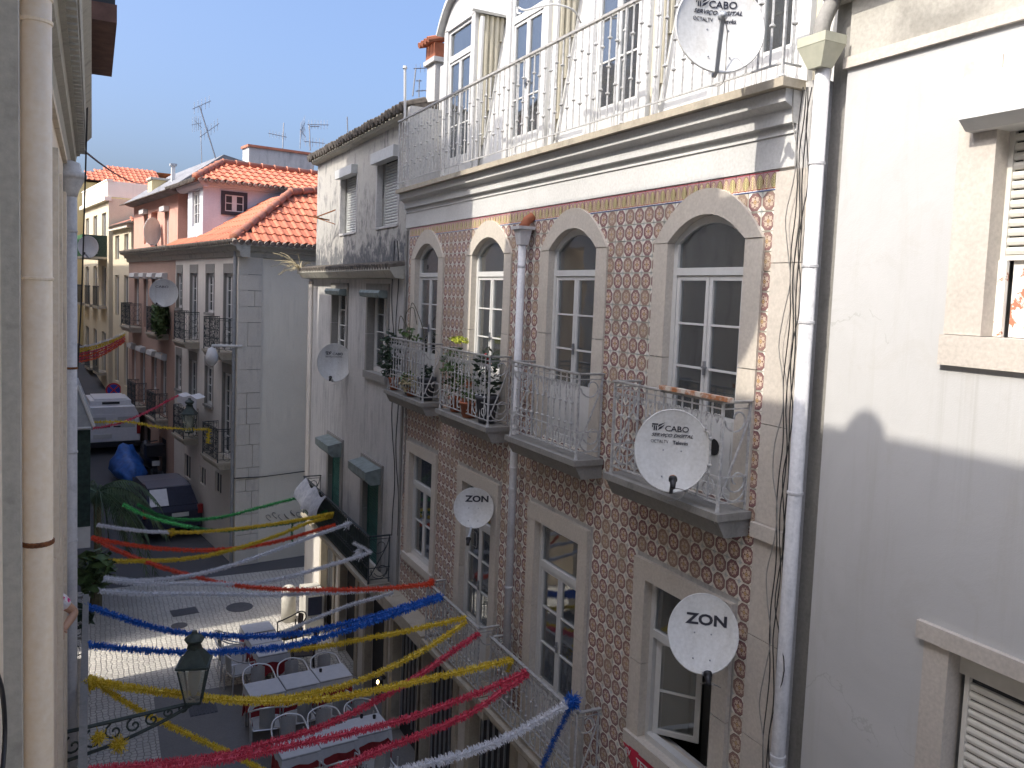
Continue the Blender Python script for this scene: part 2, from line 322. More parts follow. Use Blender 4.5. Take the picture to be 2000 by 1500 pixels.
# ---------------- mesh helpers -------------------------------------------
WM = {}
ID = Matrix.Identity(4)
class MB:
    def __init__(s, frame=None):
        s.v = []; s.f = []; s.uv = []; s.F = frame or ID; s.smooth = False
    def quad(s, a, b, c, d, uv=None):
        i = len(s.v); s.v += [Vector(a), Vector(b), Vector(c), Vector(d)]; s.f.append((i, i+1, i+2, i+3)); s.uv.append(uv)
    def tri(s, a, b, c):
        i = len(s.v); s.v += [Vector(a), Vector(b), Vector(c)]; s.f.append((i, i+1, i+2)); s.uv.append(None)
    def box(s, x0, x1, y0, y1, z0, z1):
        if x0 > x1: x0, x1 = x1, x0
        if y0 > y1: y0, y1 = y1, y0
        if z0 > z1: z0, z1 = z1, z0
        i = len(s.v)
        s.v += [Vector((x, y, z)) for x in (x0, x1) for y in (y0, y1) for z in (z0, z1)]
        for q in ((0,1,3,2),(4,6,7,5),(0,4,5,1),(2,3,7,6),(0,2,6,4),(1,5,7,3)): s.f.append(tuple(i+k for k in q)); s.uv.append(None)
        return s
    def prism(s, pts, axis, a0, a1):
        """pts: 2D outline; axis 'x','y','z' extruded from a0 to a1"""
        def mk(p, a):
            return Vector((a, p[0], p[1])) if axis == 'x' else Vector((p[0], a, p[1])) if axis == 'y' else Vector((p[0], p[1], a))
        i = len(s.v); n = len(pts)
        s.v += [mk(p, a0) for p in pts]+[mk(p, a1) for p in pts]
        s.f.append(tuple(range(i, i+n))); s.f.append(tuple(range(i+2*n-1, i+n-1, -1))); s.uv += [None, None]
        for k in range(n):
            k2 = (k+1) % n; s.f.append((i+k, i+k2, i+n+k2, i+n+k)); s.uv.append(None)
        return s
    def tube(s, pts, r, n=6, cap=True):
        pts = [Vector(p) for p in pts]; m = len(pts); base = len(s.v)
        rs = r if isinstance(r, (list, tuple)) else [r]*m
        prev = None
        for k in range(m):
            t = (pts[min(k+1, m-1)]-pts[max(k-1, 0)])
            if t.length < 1e-9: t = Vector((0, 0, 1))
            t.normalize()
            if prev is None:
                a = Vector((0, 0, 1)) if abs(t.z) < .9 else Vector((1, 0, 0)); u = t.cross(a).normalized()
            else:
                u = (prev - t*prev.dot(t))
                u = u.normalized() if u.length > 1e-6 else t.cross(Vector((0, 0, 1))).normalized()
            prev = u; vv = t.cross(u)
            for j in range(n):
                a = 2*math.pi*(j+.5)/n; s.v.append(pts[k]+(u*math.cos(a)+vv*math.sin(a))*rs[k])
        for k in range(m-1):
            for j in range(n):
                j2 = (j+1) % n; s.f.append((base+k*n+j, base+k*n+j2, base+(k+1)*n+j2, base+(k+1)*n+j)); s.uv.append(None)
        if cap:
            s.f.append(tuple(base+j for j in reversed(range(n)))); s.f.append(tuple(base+(m-1)*n+j for j in range(n))); s.uv += [None, None]
        return s
    def lathe(s, c, prof, n=16, ax=None):
        """prof: (r, h) pairs about the axis through c (default up)"""
        ax = Vector(ax).normalized() if ax else Vector((0, 0, 1)); c = Vector(c)
        a = Vector((1, 0, 0)) if abs(ax.x) < .9 else Vector((0, 1, 0)); u = ax.cross(a).normalized(); v = ax.cross(u)
        b = len(s.v)
        for r, h in prof:
            for j in range(n):
                t = 2*math.pi*j/n; s.v.append(c+ax*h+(u*math.cos(t)+v*math.sin(t))*r)
        for k in range(len(prof)-1):
            for j in range(n):
                j2 = (j+1) % n; s.f.append((b+k*n+j, b+k*n+j2, b+(k+1)*n+j2, b+(k+1)*n+j)); s.uv.append(None)
        s.f.append(tuple(b+j for j in reversed(range(n)))); s.f.append(tuple(b+(len(prof)-1)*n+j for j in range(n))); s.uv += [None, None]
        return s
    def mesh(s, name, mats):
        me = bpy.data.meshes.new(name); me.from_pydata([tuple(v) for v in s.v], [], s.f)
        if any(u is not None for u in s.uv):
            ul = me.uv_layers.new(name='UVMap'); k = 0
            for fi, f in enumerate(s.f):
                u = s.uv[fi]
                for j in range(len(f)):
                    ul.data[k].uv = u[j] if u else (0, 0); k += 1
        for mm in (mats if isinstance(mats, (list, tuple)) else [mats]): me.materials.append(M[mm] if isinstance(mm, str) else mm)
        if s.smooth:
            for p in me.polygons: p.use_smooth = True
        me.validate(); me.update(); return me
    def build(s, name, mats, parent=None, **kw):
        """vertices are in frame coordinates; stored relative to the parent's world matrix"""
        pm = WM[parent.name] if parent else ID
        T = pm.inverted() @ s.F
        s.v = [T @ v for v in s.v]
        o = bpy.data.objects.new(name, s.mesh(name, mats)); sc.collection.objects.link(o)
        if parent: o.parent = parent; WM[o.name] = pm
        else: WM[o.name] = ID
        tag(o, **kw); return o
def tag(o, label=None, cat=None, group=None, kind=None):
    if label: o['label'] = label
    if cat: o['category'] = cat
    if group: o['group'] = group
    if kind: o['kind'] = kind
    return o
def thing(name, label, cat, loc=(0,0,0), yaw=0, group=None, mat=None):
    o = bpy.data.objects.new(name, None); sc.collection.objects.link(o)
    o.empty_display_size = .2
    mw = mat if mat is not None else Matrix.Translation(Vector(loc)) @ Matrix.Rotation(yaw, 4, 'Z')
    o.matrix_world = mw; WM[o.name] = mw
    return tag(o, label, cat, group)
def solid(name, mb, mat, label, cat, base, group=None, yaw=0):
    """single-mesh top-level thing with its origin at its base"""
    t = Matrix.Translation(Vector(base)) @ Matrix.Rotation(yaw, 4, 'Z')
    T = t.inverted() @ mb.F; mb.v = [T @ v for v in mb.v]
    o = bpy.data.objects.new(name, mb.mesh(name, mat)); sc.collection.objects.link(o); o.matrix_world = t; WM[o.name] = t
    return tag(o, label, cat, group)
def copy_tree(o, label=None, mat=None, group=None, parent=None):
    c = o.copy(); sc.collection.objects.link(c)
    if parent: c.parent = parent
    if label: c['label'] = label
    if group: c['group'] = group
    if mat is not None: c.matrix_world = mat; WM[c.name] = mat
    for ch in list(o.children): copy_tree(ch, parent=c)
    return c
def inst(name, me, parent, loc, rot=None, world=True):
    """another object sharing mesh data, under parent; loc in world coordinates"""
    o = bpy.data.objects.new(name, me); sc.collection.objects.link(o); o.parent = parent
    pm = WM[parent.name]
    m4 = Matrix.Translation(Vector(loc)) @ (rot.to_4x4() if rot is not None else ID)
    o.matrix_local = pm.inverted() @ m4 if world else m4
    return o
def spiral(c, r0, r1, a0, a1, ua, va, n=14):
    c = Vector(c); ua = Vector(ua); va = Vector(va); out = []
    for i in range(n+1):
        t = i/n; a = a0+(a1-a0)*t; r = r0+(r1-r0)*t; out.append(c+ua*(r*math.cos(a))+va*(r*math.sin(a)))
    return out
def smooth_path(pts, per=8):
    P = [Vector(p) for p in pts]; P = [P[0]*2-P[1]]+P+[P[-1]*2-P[-2]]; out = []
    for i in range(1, len(P)-2):
        for k in range(per):
            t = k/per; a, b, c, d = P[i-1:i+3]
            out.append(.5*((2*b)+(-a+c)*t+(2*a-5*b+4*c-d)*t*t+(-a+3*b-3*c+d)*t**3))
    out.append(P[-2]); return out
def text_mesh(s, size, extrude=.0015, shear=0, sx=1.0, bold=0, align='LEFT'):
    cu = bpy.data.curves.new('lettering', 'FONT'); cu.body = s; cu.size = size; cu.extrude = extrude; cu.shear = shear; cu.offset = bold; cu.align_x = align
    cu.resolution_u = 3
    ob = bpy.data.objects.new('lettering', cu); sc.collection.objects.link(ob)
    dg = bpy.context.evaluated_depsgraph_get(); me = bpy.data.meshes.new_from_object(ob.evaluated_get(dg))
    bpy.data.objects.remove(ob); bpy.data.curves.remove(cu)
    for v in me.vertices: v.co.x *= sx
    return me
# ================= building helpers ======================================
def wall_open(mb, x0, x1, y0, y1, z0, z1, ops):
    ops = [(a-.012, b+.012, c-.012, d+.012) for a, b, c, d in ops]
    ys = sorted({y0, y1} | {min(max(v, y0), y1) for o in ops for v in o[:2]})
    zs = sorted({z0, z1} | {min(max(v, z0), z1) for o in ops for v in o[2:4]})
    for i in range(len(ys)-1):
        run = None
        for j in range(len(zs)-1):
            yc = (ys[i]+ys[i+1])/2; zc = (zs[j]+zs[j+1])/2
            hole = any(o[0] < yc < o[1] and o[2] < zc < o[3] for o in ops)
            if hole:
                if run is not None: mb.box(x0, x1, ys[i], ys[i+1], run, zs[j]); run = None
            elif run is None: run = zs[j]
        if run is not None: mb.box(x0, x1, ys[i], ys[i+1], run, zs[-1])
def arc(y0, y1, sp, cr, n=10):
    c = (y0+y1)/2; h = (y1-y0)/2; out = []
    for i in range(n+1):
        t = -1+2*i/n; out.append((c+t*h, sp+(cr-sp)*(1-abs(t)**2.1)))
    return out
def strip(mb, inner, outer, x0, x1):
    for i in range(len(inner)-1):
        a, b, c, d = inner[i], inner[i+1], outer[i+1], outer[i]
        mb.prism([a, b, c, d], 'x', x0, x1)
def glazed(parent, F, x, y0, y1, z0, z1, transom=None, arch=None, rows=3, cols=2, panel=0, name='french_door', mat='white_paint',
           fw=.055, bar=.018, curtain=None, d=.05, handle=True, back=None):
    """glazed door or casement; x = outer plane of the frame, going inward (+x). parts: frame > pane, handle, curtain"""
    mb = MB(F); panes = []
    top = z1 if not arch else arch
    mb.box(x, x+d, y0, y0+fw, z0, top); mb.box(x, x+d, y1-fw, y1, z0, top)
    if arch:
        strip(mb, arc(y0+fw, y1-fw, arch-.01, z1-fw), arc(y0, y1, arch, z1+.01), x, x+d)
    else: mb.box(x, x+d, y0+fw, y1-fw, z1-fw, z1)
    mb.box(x, x+d, y0+fw, y1-fw, z0, z0+fw*.8)
    hi = top-(0 if arch else fw)
    if transom:
        t0, t1 = transom; mb.box(x-.008, x+d+.003, y0+fw, y1-fw, t0, t1)
        if arch: panes.append(('arch', y0+fw, y1-fw, t1, arch-.01, z1-fw))
        else: panes.append(('r', y0+fw, y1-fw, t1, z1-fw))
        hi = t0
    yc = (y0+y1)/2; lo = z0+fw*.8
    n = cols; wd = (y1-y0-2*fw)/n; st = fw*.8
    for k in range(n):
        a = y0+fw+k*wd; b = a+wd
        mb.box(x+.006, x+d-.004, a+.004, a+st, lo, hi-.004); mb.box(x+.006, x+d-.004, b-st, b-.004, lo, hi-.004)
        mb.box(x+.006, x+d-.004, a+st, b-st, hi-st, hi-.004); base = lo+panel
        mb.box(x+.006, x+d-.004, a+st, b-st, lo, lo+st) 
        if panel:
            mb.box(x+.02, x+d-.01, a+st, b-st, lo+st, base); mb.box(x+.012, x+.02, a+st+.03, b-st-.03, lo+st+.03, base-.03)
        pz0 = base if panel else lo+st; H = (hi-st-pz0)/rows
        for r in range(rows):
            p0 = pz0+r*H+(bar/2 if r else 0); p1 = pz0+(r+1)*H-(bar/2 if r < rows-1 else 0)
            if r: mb.box(x+.01, x+d-.01, a+st, b-st, p0-bar, p0)
            panes.append(('r', a+st, b-st, p0, p1))
    fr = mb.build(name, mat, parent)
    for p in panes:
        g = MB(F); gx = x+d*.5
        if p[0] == 'r': g.box(gx, gx+.005, *p[1:])
        else:
            _, a, b, q0, sp, cr = p; g.prism([(a, q0)]+[(yy, zz) for yy, zz in arc(a, b, sp, cr)]+[(b, q0)], 'x', gx, gx+.005)
        g.build('pane', 'glass', fr)
    if handle:
        h = MB(F); zc = z0+(z1-z0)*.45; h.box(x-.012, x+.006, yc-.012, yc+.012, zc-.06, zc+.06); h.box(x-.03, x-.012, yc-.05, yc+.01, zc, zc+.015); h.build('handle', 'alu', fr)
    if curtain:
        c = MB(F); cx = x+d+.08
        for (a, b, zz0, zz1) in curtain:
            N = max(6, int((b-a)/.03)); pts = []
            for i in range(N+1): pts.append((cx+.018*math.sin(i*1.9)+.008*math.sin(i*.7), a+(b-a)*i/N))
            for i in range(N):
                (xa, ya), (xb, yb) = pts[i], pts[i+1]; c.quad((xa, ya, zz0), (xb, yb, zz0), (xb, yb, zz1), (xa, ya, zz1))
        c.build('curtain', 'curtain', fr)
    return fr
def surround(parent, F, xf, xb, y0, y1, z0, z1, w, mat='limestone', arch=None, outer=None, sill=None, top=None, lintelw=None):
    """stone jambs (two blocks each) with a lintel or an arch; every stone its own part"""
    zt = arch if arch else z1
    rnd = random.Random(int(y0*100)); zm = z0+(zt-z0)*rnd.uniform(.45, .6)
    for (a, b) in ((y0-w, y0), (y1, y1+w)):
        for (q0, q1) in ((z0, zm-.004), (zm+.004, zt-.003)):
            m = MB(F); m.box(xf+rnd.uniform(0, .004), xb, a, b, q0, q1); m.build('jamb_stone', mat, parent)
    if arch:
        m = MB(F); inn = arc(y0, y1, arch, z1, 12); out = arc(y0-w, y1+w, arch, outer, 12)
        inn[0] = (y0, arch); strip(m, inn, out, xf-.004, xb)
        m.build('arch_stone', mat, parent)
    else:
        m = MB(F); m.box(xf-.004, xb, y0-w, y1+w, z1, z1+(lintelw or w)); m.build('lintel', mat, parent)
    if sill:
        m = MB(F); m.box(xf-.03, xb, y0-w, y1+w, z0-sill, z0); m.build('sill', mat, parent)
def bar_mesh(h, r=.009, collars=(.3, .7)):
    m = MB(); m.tube([(0, 0, 0), (0, 0, h)], r, 5)
    for c in collars:
        zc = c*h; m.lathe((0, 0, zc-.014), [(r, 0), (r*2.3, .008), (r*2.3, .020), (r, .028)], 6)
    return m
def iron_balcony(parent, y0, y1, xf, xw, zf, zt, slab_mat='greystone', mat='white_iron', n=None, style='arch', slab=(.06, .2), rail='rail_top', F=None, mesh_panel=False):
    """balcony part > slab, handrail, bottom_rail, baluster..., scroll panels"""
    F = F or ID
    s = MB(F); s.box(xf-.05, xw, y0-.06, y1+.06, zf-slab[0], zf-.002)
    s.prism([(xf-.03, zf-slab[0]-.001), (xw, zf-slab[0]-.001), (xw, zf-slab[1]), (xf+.05, zf-slab[1])], 'y', y0-.04, y1+.04)
    b = s.build('balcony', slab_mat, parent)
    hr = MB(F)
    for dz in (0, -.05): hr.tube([(xw, y0, zt+dz), (xf, y0, zt+dz), (xf, y1, zt+dz), (xw, y1, zt+dz)], .014 if dz == 0 else .008, 4)
    hr.box(xf-.02, xf+.02, y0-.02, y1+.02, zt, zt+.012); hr.box(xf, xw, y0-.02, y0+.02, zt+.001, zt+.012); hr.box(xf, xw, y1-.02, y1+.02, zt+.001, zt+.012)
    hr.build('handrail', rail, b)
    br = MB(F); zb = zf+.07
    for z in (zb, zf+.27): br.tube([(xw, y0, z), (xf, y0, z), (xf, y1, z), (xw, y1, z)], .009, 4)
    for yy in (y0, y1): br.lathe((xf, yy, zf-.10), [(.004, 0), (.022, .02), (.03, .045), (.012, .075), (.02, .09), (.012, .17)], 8)
    br.build('bottom_rail', mat, b)
    for yy in (y0, y1):
        p = MB(F); p.tube([(xf, yy, zf), (xf, yy, zt)], .014, 4); p.build('post', mat, b)
        p = MB(F); p.tube([(xw-.02, yy, zf), (xw-.02, yy, zt)], .011, 4); p.build('post', mat, b)
    n = n or max(4, int((y1-y0)/.115)); st = (y1-y0)/n
    me = bar_mesh(zt-zb, .0085, (.35, .62)).mesh('baluster', mat)
    R = F.to_3x3()
    for i in range(1, n): inst('baluster', me, b, F @ Vector((xf, y0+i*st, zb)), R)
    if style == 'arch':
        a = MB(F); zm = zf+(zt-zf)*.62
        for i in range(1, n-1, 2):
            c = y0+(i+.5)*st; r = st*.5
            a.tube([(xf, c-r, zm-.28), (xf, c-r, zm)]+[(xf, c-r*math.cos(t), zm+r*math.sin(t)*1.3) for t in (.5, 1.0, 1.57, 2.1, 2.6)]+[(xf, c+r, zm), (xf, c+r, zm-.28)], .007, 4, False)
            a.lathe((xf, c, zm+r*1.3), [(.003, 0), (.013, .012), (.004, .03), (.009, .045), (.001, .07)], 6)
        a.build('arch_bars', mat, b)
        c_ = MB(F)
        for i in range(n):
            yc = y0+(i+.5)*st
            for sg in (-1, 1): c_.tube(spiral((xf, yc+sg*st*.22, zt-.12), .004, .05, 0, 4.2, (0, sg, 0), (0, 0, 1), 7), .006, 4, False)
        c_.build('curls', mat, b)
        sc_ = MB(F); k = max(2, int((y1-y0)/.42)); L = (y1-y0)/k
        for i in range(k):
            for sg in (-1, 1):
                cc = (xf, y0+(i+.5)*L+sg*L*.22, zf+.17); sc_.tube(spiral(cc, .015, .09, 0, 7.5, (0, sg, 0), (0, 0, 1), 14), .007, 4, False)
        sc_.build('bottom_scroll', mat, b)
    for yy in (y0, y1):
        w = xw-xf; xm = (xf+xw)/2; H = zt-zf; e = MB(F)
        if style == 'lattice':
            for i in range(1, 3): e.tube([(xf+w*i/3, yy, zb), (xf+w*i/3, yy, zt)], .008, 4)
            for j in range(4): e.tube(spiral((xm, yy, zf+.15+j*H*.23), .02, w*.4, 0, 7, (1, 0, 0), (0, 0, 1), 10), .007, 4, False)
        else:
            e.tube(smooth_path([(xf+.02, yy, zf+.12), (xf+w*.3, yy, zf+H*.33), (xf+w*.8, yy, zf+H*.75), (xf+w*.95, yy, zt-.02)], 4), .009, 4, False)
            e.tube(spiral((xm, yy, zt-w*.45), .03, w*.42, 0, 6.2, (-1, 0, 0), (0, 0, 1), 14), .008, 4, False)
            e.tube(spiral((xm+w*.1, yy, zf+H*.28), .03, w*.36, 2, 9, (1, 0, 0), (0, 0, -1), 14), .008, 4, False)
            e.tube(spiral((xm, yy, zf+.07+w*.4), w*.38, w*.40, 3.0, 6.5, (1, 0, 0), (0, 0, 1), 10), .008, 4, False)
        e.build('side_scroll', mat, b)
    if style == 'lattice':
        a = MB(F); k = max(3, int((y1-y0)/.28)); L = (y1-y0)/k
        for i in range(k):
            for j in range(4):
                a.tube(spiral((xf, y0+(i+.5)*L, zf+.18+j*(zt-zf)*.22), .02, L*.42, j, 7+j, (0, 1, 0), (0, 0, 1), 9), .008, 4, False)
        a.build('scrollwork', mat, b)
    if mesh_panel:
        g = MB(F); g.box(xf+.012, xf+.018, y0+.02, y1-.02, zf+.02, zt-.06); g.build('privacy_cloth', 'mesh_green', b)
    return b
def shutter(parent, F, x, y0, y1, z0, z1, pitch=.055, mat='shutter_w', frame=True):
    """roller shutter: guide frame > slat"""
    g = MB(F); g.box(x-.01, x+.03, y0, y0+.03, z0, z1); g.box(x-.01, x+.03, y1-.03, y1, z0, z1); g.box(x-.004, x+.03, y0+.03, y1-.03, z0, z0+.03)
    fr = g.build('roller_shutter', mat, parent)
    bk = MB(F); bk.box(x+.02, x+.03, y0+.03, y1-.03, z0+.03, z1); bk.build('backing', 'dark_in', fr)
    L = y1-y0-.06; m = MB(); h = pitch-.008
    m.prism([(.018, 0), (.002, .004), (-.003, h*.5), (.002, h-.004), (.018, h)], 'y', -L/2, L/2)
    me = m.mesh('slat', mat); R = F.to_3x3(); z = z0+.032
    while z+pitch < z1+.01:
        inst('slat', me, fr, F @ Vector((x, (y0+y1)/2, z)), R); z += pitch
    return fr
# ================= ground ================================================
G = -7.5
gm = MB(); gm.quad((-900, -900, G), (900, -900, G), (900, 900, G), (-900, 900, G)); gm.build('ground', 'asphalt', kind='structure')
pv = MB(); pv.quad((-.6, -6, G+.004), (4.9, -6, G+.004), (4.9, 21.9, G+.004), (-.6, 21.9, G+.004)); pv.quad((-12, 16.6, G+.004), (-.6, 16.6, G+.004), (-.6, 18.35, G+.004), (-12, 18.35, G+.004))
pv.quad((4.9, 20.1, G+.004), (16, 20.1, G+.004), (16, 21.9, G+.004), (4.9, 21.9, G+.004))
pv.build('pavement', 'cobble', kind='structure')
# darker road wedge in the pavement and the narrow kerbed road ahead
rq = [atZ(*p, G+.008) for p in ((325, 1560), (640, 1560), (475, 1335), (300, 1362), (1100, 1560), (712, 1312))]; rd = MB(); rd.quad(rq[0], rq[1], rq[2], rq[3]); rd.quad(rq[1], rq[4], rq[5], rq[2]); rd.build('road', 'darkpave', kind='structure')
def RZ(y): return G+.006+max(0, (y-26)*.16)
rm = MB(); rm.quad((-7, 26, RZ(26)), (7, 26, RZ(26)), (3, 62, RZ(62)), (-16, 62, RZ(62))); rm.build('street_slope', 'asphalt', kind='structure')
# ================= tiled building ========================================
XW = 4.6
YB0, YB1 = 4.42, 13.04
tb = thing('tiled_building', 'house faced with patterned red and cream wall tiles under a white railed terrace', 'house', (XW, 8.7, G))
cen = [5.53, 7.69, 9.81, 12.02]
HO = .49
UPZ, LOZ = -1.6, -5.0
ops = []
for c in cen: ops.append((c-HO, c+HO, UPZ, .73))
lows = [(5.11, 6.09, -4.08, -2.57), (7.28, 8.24, LOZ, -2.57), (9.4, 10.36, LOZ, -2.57), (11.5, 12.5, -4.24, -2.57)]
ops += lows
gops = [(c-.6, c+.6, G, -5.45) for c in (5.5, 7.4, 9.2, 11.0, 12.4)]
wb = MB(); wall_open(wb, XW, XW+.25, YB0, YB1, -5.2, 1.62, ops); wb.build('wall', 'oldwall', tb)
gw = MB(); wall_open(gw, XW-.01, XW+.25, YB0, YB1, G, -5.2, gops); gw.build('ground_floor_wall', 'front_wall', tb)
core = MB(); core.box(XW+1.0, XW+7, YB0+.02, YB1-.02, G, 1.6); core.box(XW+.25, XW+1.0, YB0, YB0+.1, G, 1.6); core.box(XW+.25, XW+1.0, YB1-.12, YB1-.02, G, 1.6)
for z in (UPZ-.25, LOZ-.25, 1.4): core.box(XW+.25, XW+1.0, YB0+.1, YB1-.12, z, z+.2)
for c in (6.6, 8.75, 10.9): core.box(XW+.25, XW+1.0, c, c+.1, G, 1.4)
core.build('interior', 'mid_in', tb)
# tiles
TP = .153; TX = XW-.012
def tile_block(): 
    m = MB(); h = TP/2-.0012; b = h-.003
    o = [(0, -h, -h), (0, h, -h), (0, h, h), (0, -h, h)]; i_ = [(-.012, -b, -b), (-.012, b, -b), (-.012, b, b), (-.012, -b, b)]
    return o, i_
def blocked(y, z):
    for c in cen:
        if abs(y-c) < .66:
            if UPZ-.0 < z < .50: return True
            if .50 <= z < .93 and z < .50+.43*(1-(abs(y-c)/.69)**2.1)-.04: return True
    for (a, b, q0, q1) in lows:
        if a-.17 < y < b+.17 and q0-.085 < z < q1+.17: return True
    return False
tiles = []
ncol = int((12.93-4.745)/TP)
rows = [(.87-TP*j) for j in range(40)]
for i in range(ncol):
    yc = 4.745+TP*(i+.5)
    for j, zt in enumerate(rows):
        zc = zt-TP/2
        if zc < -5.15: break
        if not blocked(yc, zc): tiles.append((yc, zc, i, j))
tiles.sort(key=lambda t: (XW**2+t[0]**2+t[1]**2))
o_, i_ = tile_block()
def add_tile(m, c, i, j):
    C = Vector(c); oo = [C+Vector(v) for v in o_]; ii = [C+Vector(v) for v in i_]
    uv = [(i+1, j), (i, j), (i, j+1), (i+1, j+1)]; e = .03
    uvi = [(i+1-e, j+e), (i+e, j+e), (i+e, j+1-e), (i+1-e, j+1-e)]
    m.quad(*ii, uv=uvi)
    for k in range(4):
        k2 = (k+1) % 4; m.quad(oo[k], oo[k2], ii[k2], ii[k], uv=[uvi[k], uvi[k2], uvi[k2], uvi[k]])
mt_ = MB(); add_tile(mt_, (0, 0, 0), 0, 0); tile_me = mt_.mesh('tile', 'azulejo')
NP = 240
for (y, z, i, j) in tiles[:NP]: inst('tile', tile_me, tb, (XW, y, z))
ms = MB()
for (y, z, i, j) in tiles[NP:]: add_tile(ms, (XW, y, z), i, 40-j)
ms.build('tile', 'azulejo', tb, kind='stuff')
mb_ = MB(); add_tile(mb_, (0, 0, 0), 0, 0); bme = mb_.mesh('border_tile', 'border')
for i in range(ncol): inst('border_tile', bme, tb, (XW-.001, 4.745+TP*(i+.5), .87+TP/2))
# right stone pilaster
zz = [-5.2, -4.3, -3.35, -2.55, -1.78, -1.66, -.9, .32, 1.0]
for a, b in zip(zz[:-1], zz[1:]):
    m = MB(); pr = .035 if (a, b) == (-1.78, -1.66) else 0
    m.box(XW-.035-pr-random.uniform(0, .004), XW-.001, YB0, 4.742+pr*.3, a+.003, b-.003); m.build('pilaster_stone', 'beige_wall', tb)
m = MB(); m.box(XW-.03, XW-.001, 12.935, 13.0, -5.2, .99); m.build('edge_pilaster', 'greystone', tb)
# cornice
prof = [(4.60,1.024),(4.577,1.026),(4.575,1.262),(4.563,1.265),(4.563,1.278),(4.575,1.282),(4.575,1.33),(4.53,1.335),(4.53,1.435),(4.515,1.445),(4.48,1.46),(4.452,1.475),(4.45,1.51),(4.45,1.565),(4.60,1.565)]
m = MB(); m.prism(prof, 'y', 4.58, 13.02); m.build('cornice', 'frieze', tb)
m = MB(); m.box(4.38, 5.2, 4.54, 13.02, 1.567, 1.63)
terr = m.build('terrace_slab', 'slabstone', tb)
# openings upstairs
for k, c in enumerate(cen):
    surround(tb, ID, XW-.035, XW+.2, c-HO, c+HO, UPZ, .74, .2, arch=.52, outer=.955)
    cur = None
    if k == 2: cur = [(c-.43, c+.43, UPZ+.1, .72)]
    if k == 3: cur = [(c-.42, c+.42, UPZ+.1, .65)]
    fr = glazed(tb, ID, XW+.045, c-HO, c+HO, UPZ, .73, (.235, .30), .52, rows=3, panel=.62, curtain=cur)
    m = MB(); m.box(XW-.04, XW+.2, c-HO, c+HO, UPZ-.03, UPZ-.001); m.build('threshold', 'limestone', tb)
m = MB(); m.lathe((XW+.052, 5.36, -1.2), [(.001, -.004), (.07, -.004), (.07, .0), (.001, .0)], 20, (1, 0, 0)); m.build('cat_flap', 'black', tb)
# downstairs
surround(tb, ID, XW-.04, XW+.2, 5.11, 6.09, -4.08, -2.57, .18, sill=.12)
surround(tb, ID, XW-.04, XW+.2, 11.5, 12.5, -4.24, -2.57, .16, sill=.12)
glazed(tb, ID, XW+.045, 11.5, 12.5, -4.24, -2.57, (-3.10, -3.03), rows=2, name='window', curtain=[(11.6, 12.0, -4.2, -2.7)])
for c in (7.76, 9.88):
    surround(tb, ID, XW-.04, XW+.2, c-.48, c+.48, LOZ, -2.57, .18)
    glazed(tb, ID, XW+.045, c-.48, c+.48, LOZ, -2.57, (-3.10, -3.03), rows=3, panel=.55, curtain=[(c-.42, c+.42, LOZ+.1, -3.2)] if c > 9 else None)
# open window (near right): frame with transom, one leaf swung in, inner door seen behind
fx = XW+.05
m = MB(); m.box(fx, fx+.05, 5.11, 5.165, -4.08, -2.57); m.box(fx, fx+.05, 6.035, 6.09, -4.08, -2.57); m.box(fx, fx+.05, 5.165, 6.035, -2.625, -2.57)
m.box(fx-.01, fx+.055, 5.165, 6.035, -3.10, -3.03); m.box(fx-.03, fx+.05, 5.165, 6.035, -4.08, -4.02)
ow = m.build('window', 'white_paint', tb)
m = MB(); m.box(fx+.02, fx+.025, 5.165, 6.035, -3.03, -2.625); m.build('pane', 'glass', ow)
def leaf(F, w, h):
    q = MB(F); q.box(0, .035, 0, .05, 0, h); q.box(0, .035, w-.05, w, 0, h); q.box(0, .035, .05, w-.05, 0, .05); q.box(0, .035, .05, w-.05, h-.05, h); q.box(.008, .03, .05, w-.05, h*.45, h*.45+.02)
    lf = q.build('open_leaf', 'white_paint', tb); g = MB(F); g.box(.015, .019, .05, w-.05, .05, h*.45); g.box(.015, .019, .05, w-.05, h*.45+.02, h-.05); g.build('pane', 'glass', lf)
leaf(Matrix.Translation((fx+.05, 6.03, -4.02)) @ Matrix.Rotation(math.radians(180+40), 4, 'Z') @ Matrix.Rotation(0, 4, 'X'), .43, .90)
leaf(Matrix.Translation((fx+.05, 5.17, -4.02)) @ Matrix.Rotation(math.radians(-82), 4, 'Z'), .43, .90)
m = MB(); m.box(XW+.62, XW+.66, 4.9, 5.95, -5.0, -2.7); idr = m.build('inner_door', 'inner_door', tb)
m = MB(); m.box(XW+.60, XW+.619, 5.36, 5.41, -3.85, -3.55); m.box(XW+.56, XW+.60, 5.37, 5.50, -3.68, -3.655); m.build('handle', 'black', idr)
# balconies
for (a, b) in ((4.86, 6.33), (6.96, 8.40), (9.03, 10.58), (11.26, 12.86)):
    iron_balcony(tb, a, b, 4.29, XW-.02, UPZ, -.75)
m = MB(); m.box(4.25, 4.29, 4.75, 5.62, -.735, -.70); m.build('rusty_rail', 'rustrail', tb, label='rust streaked flat rail fixed on the nearest balcony')
# lower long balcony, two railings on a continuous slab
iron_balcony(tb, 6.74, 8.72, 4.30, XW-.02, LOZ, -4.12, slab_mat='slabstone')
iron_balcony(tb, 9.07, 10.86, 4.30, XW-.02, LOZ, -4.15, slab_mat='slabstone')
for q in ((10.99, 13.1), (8.81, 8.98)):
    m = MB(); m.box(4.27, XW, q[0], q[1], -5.2, -5.0); m.build('stone_ledge', 'slabstone', tb)
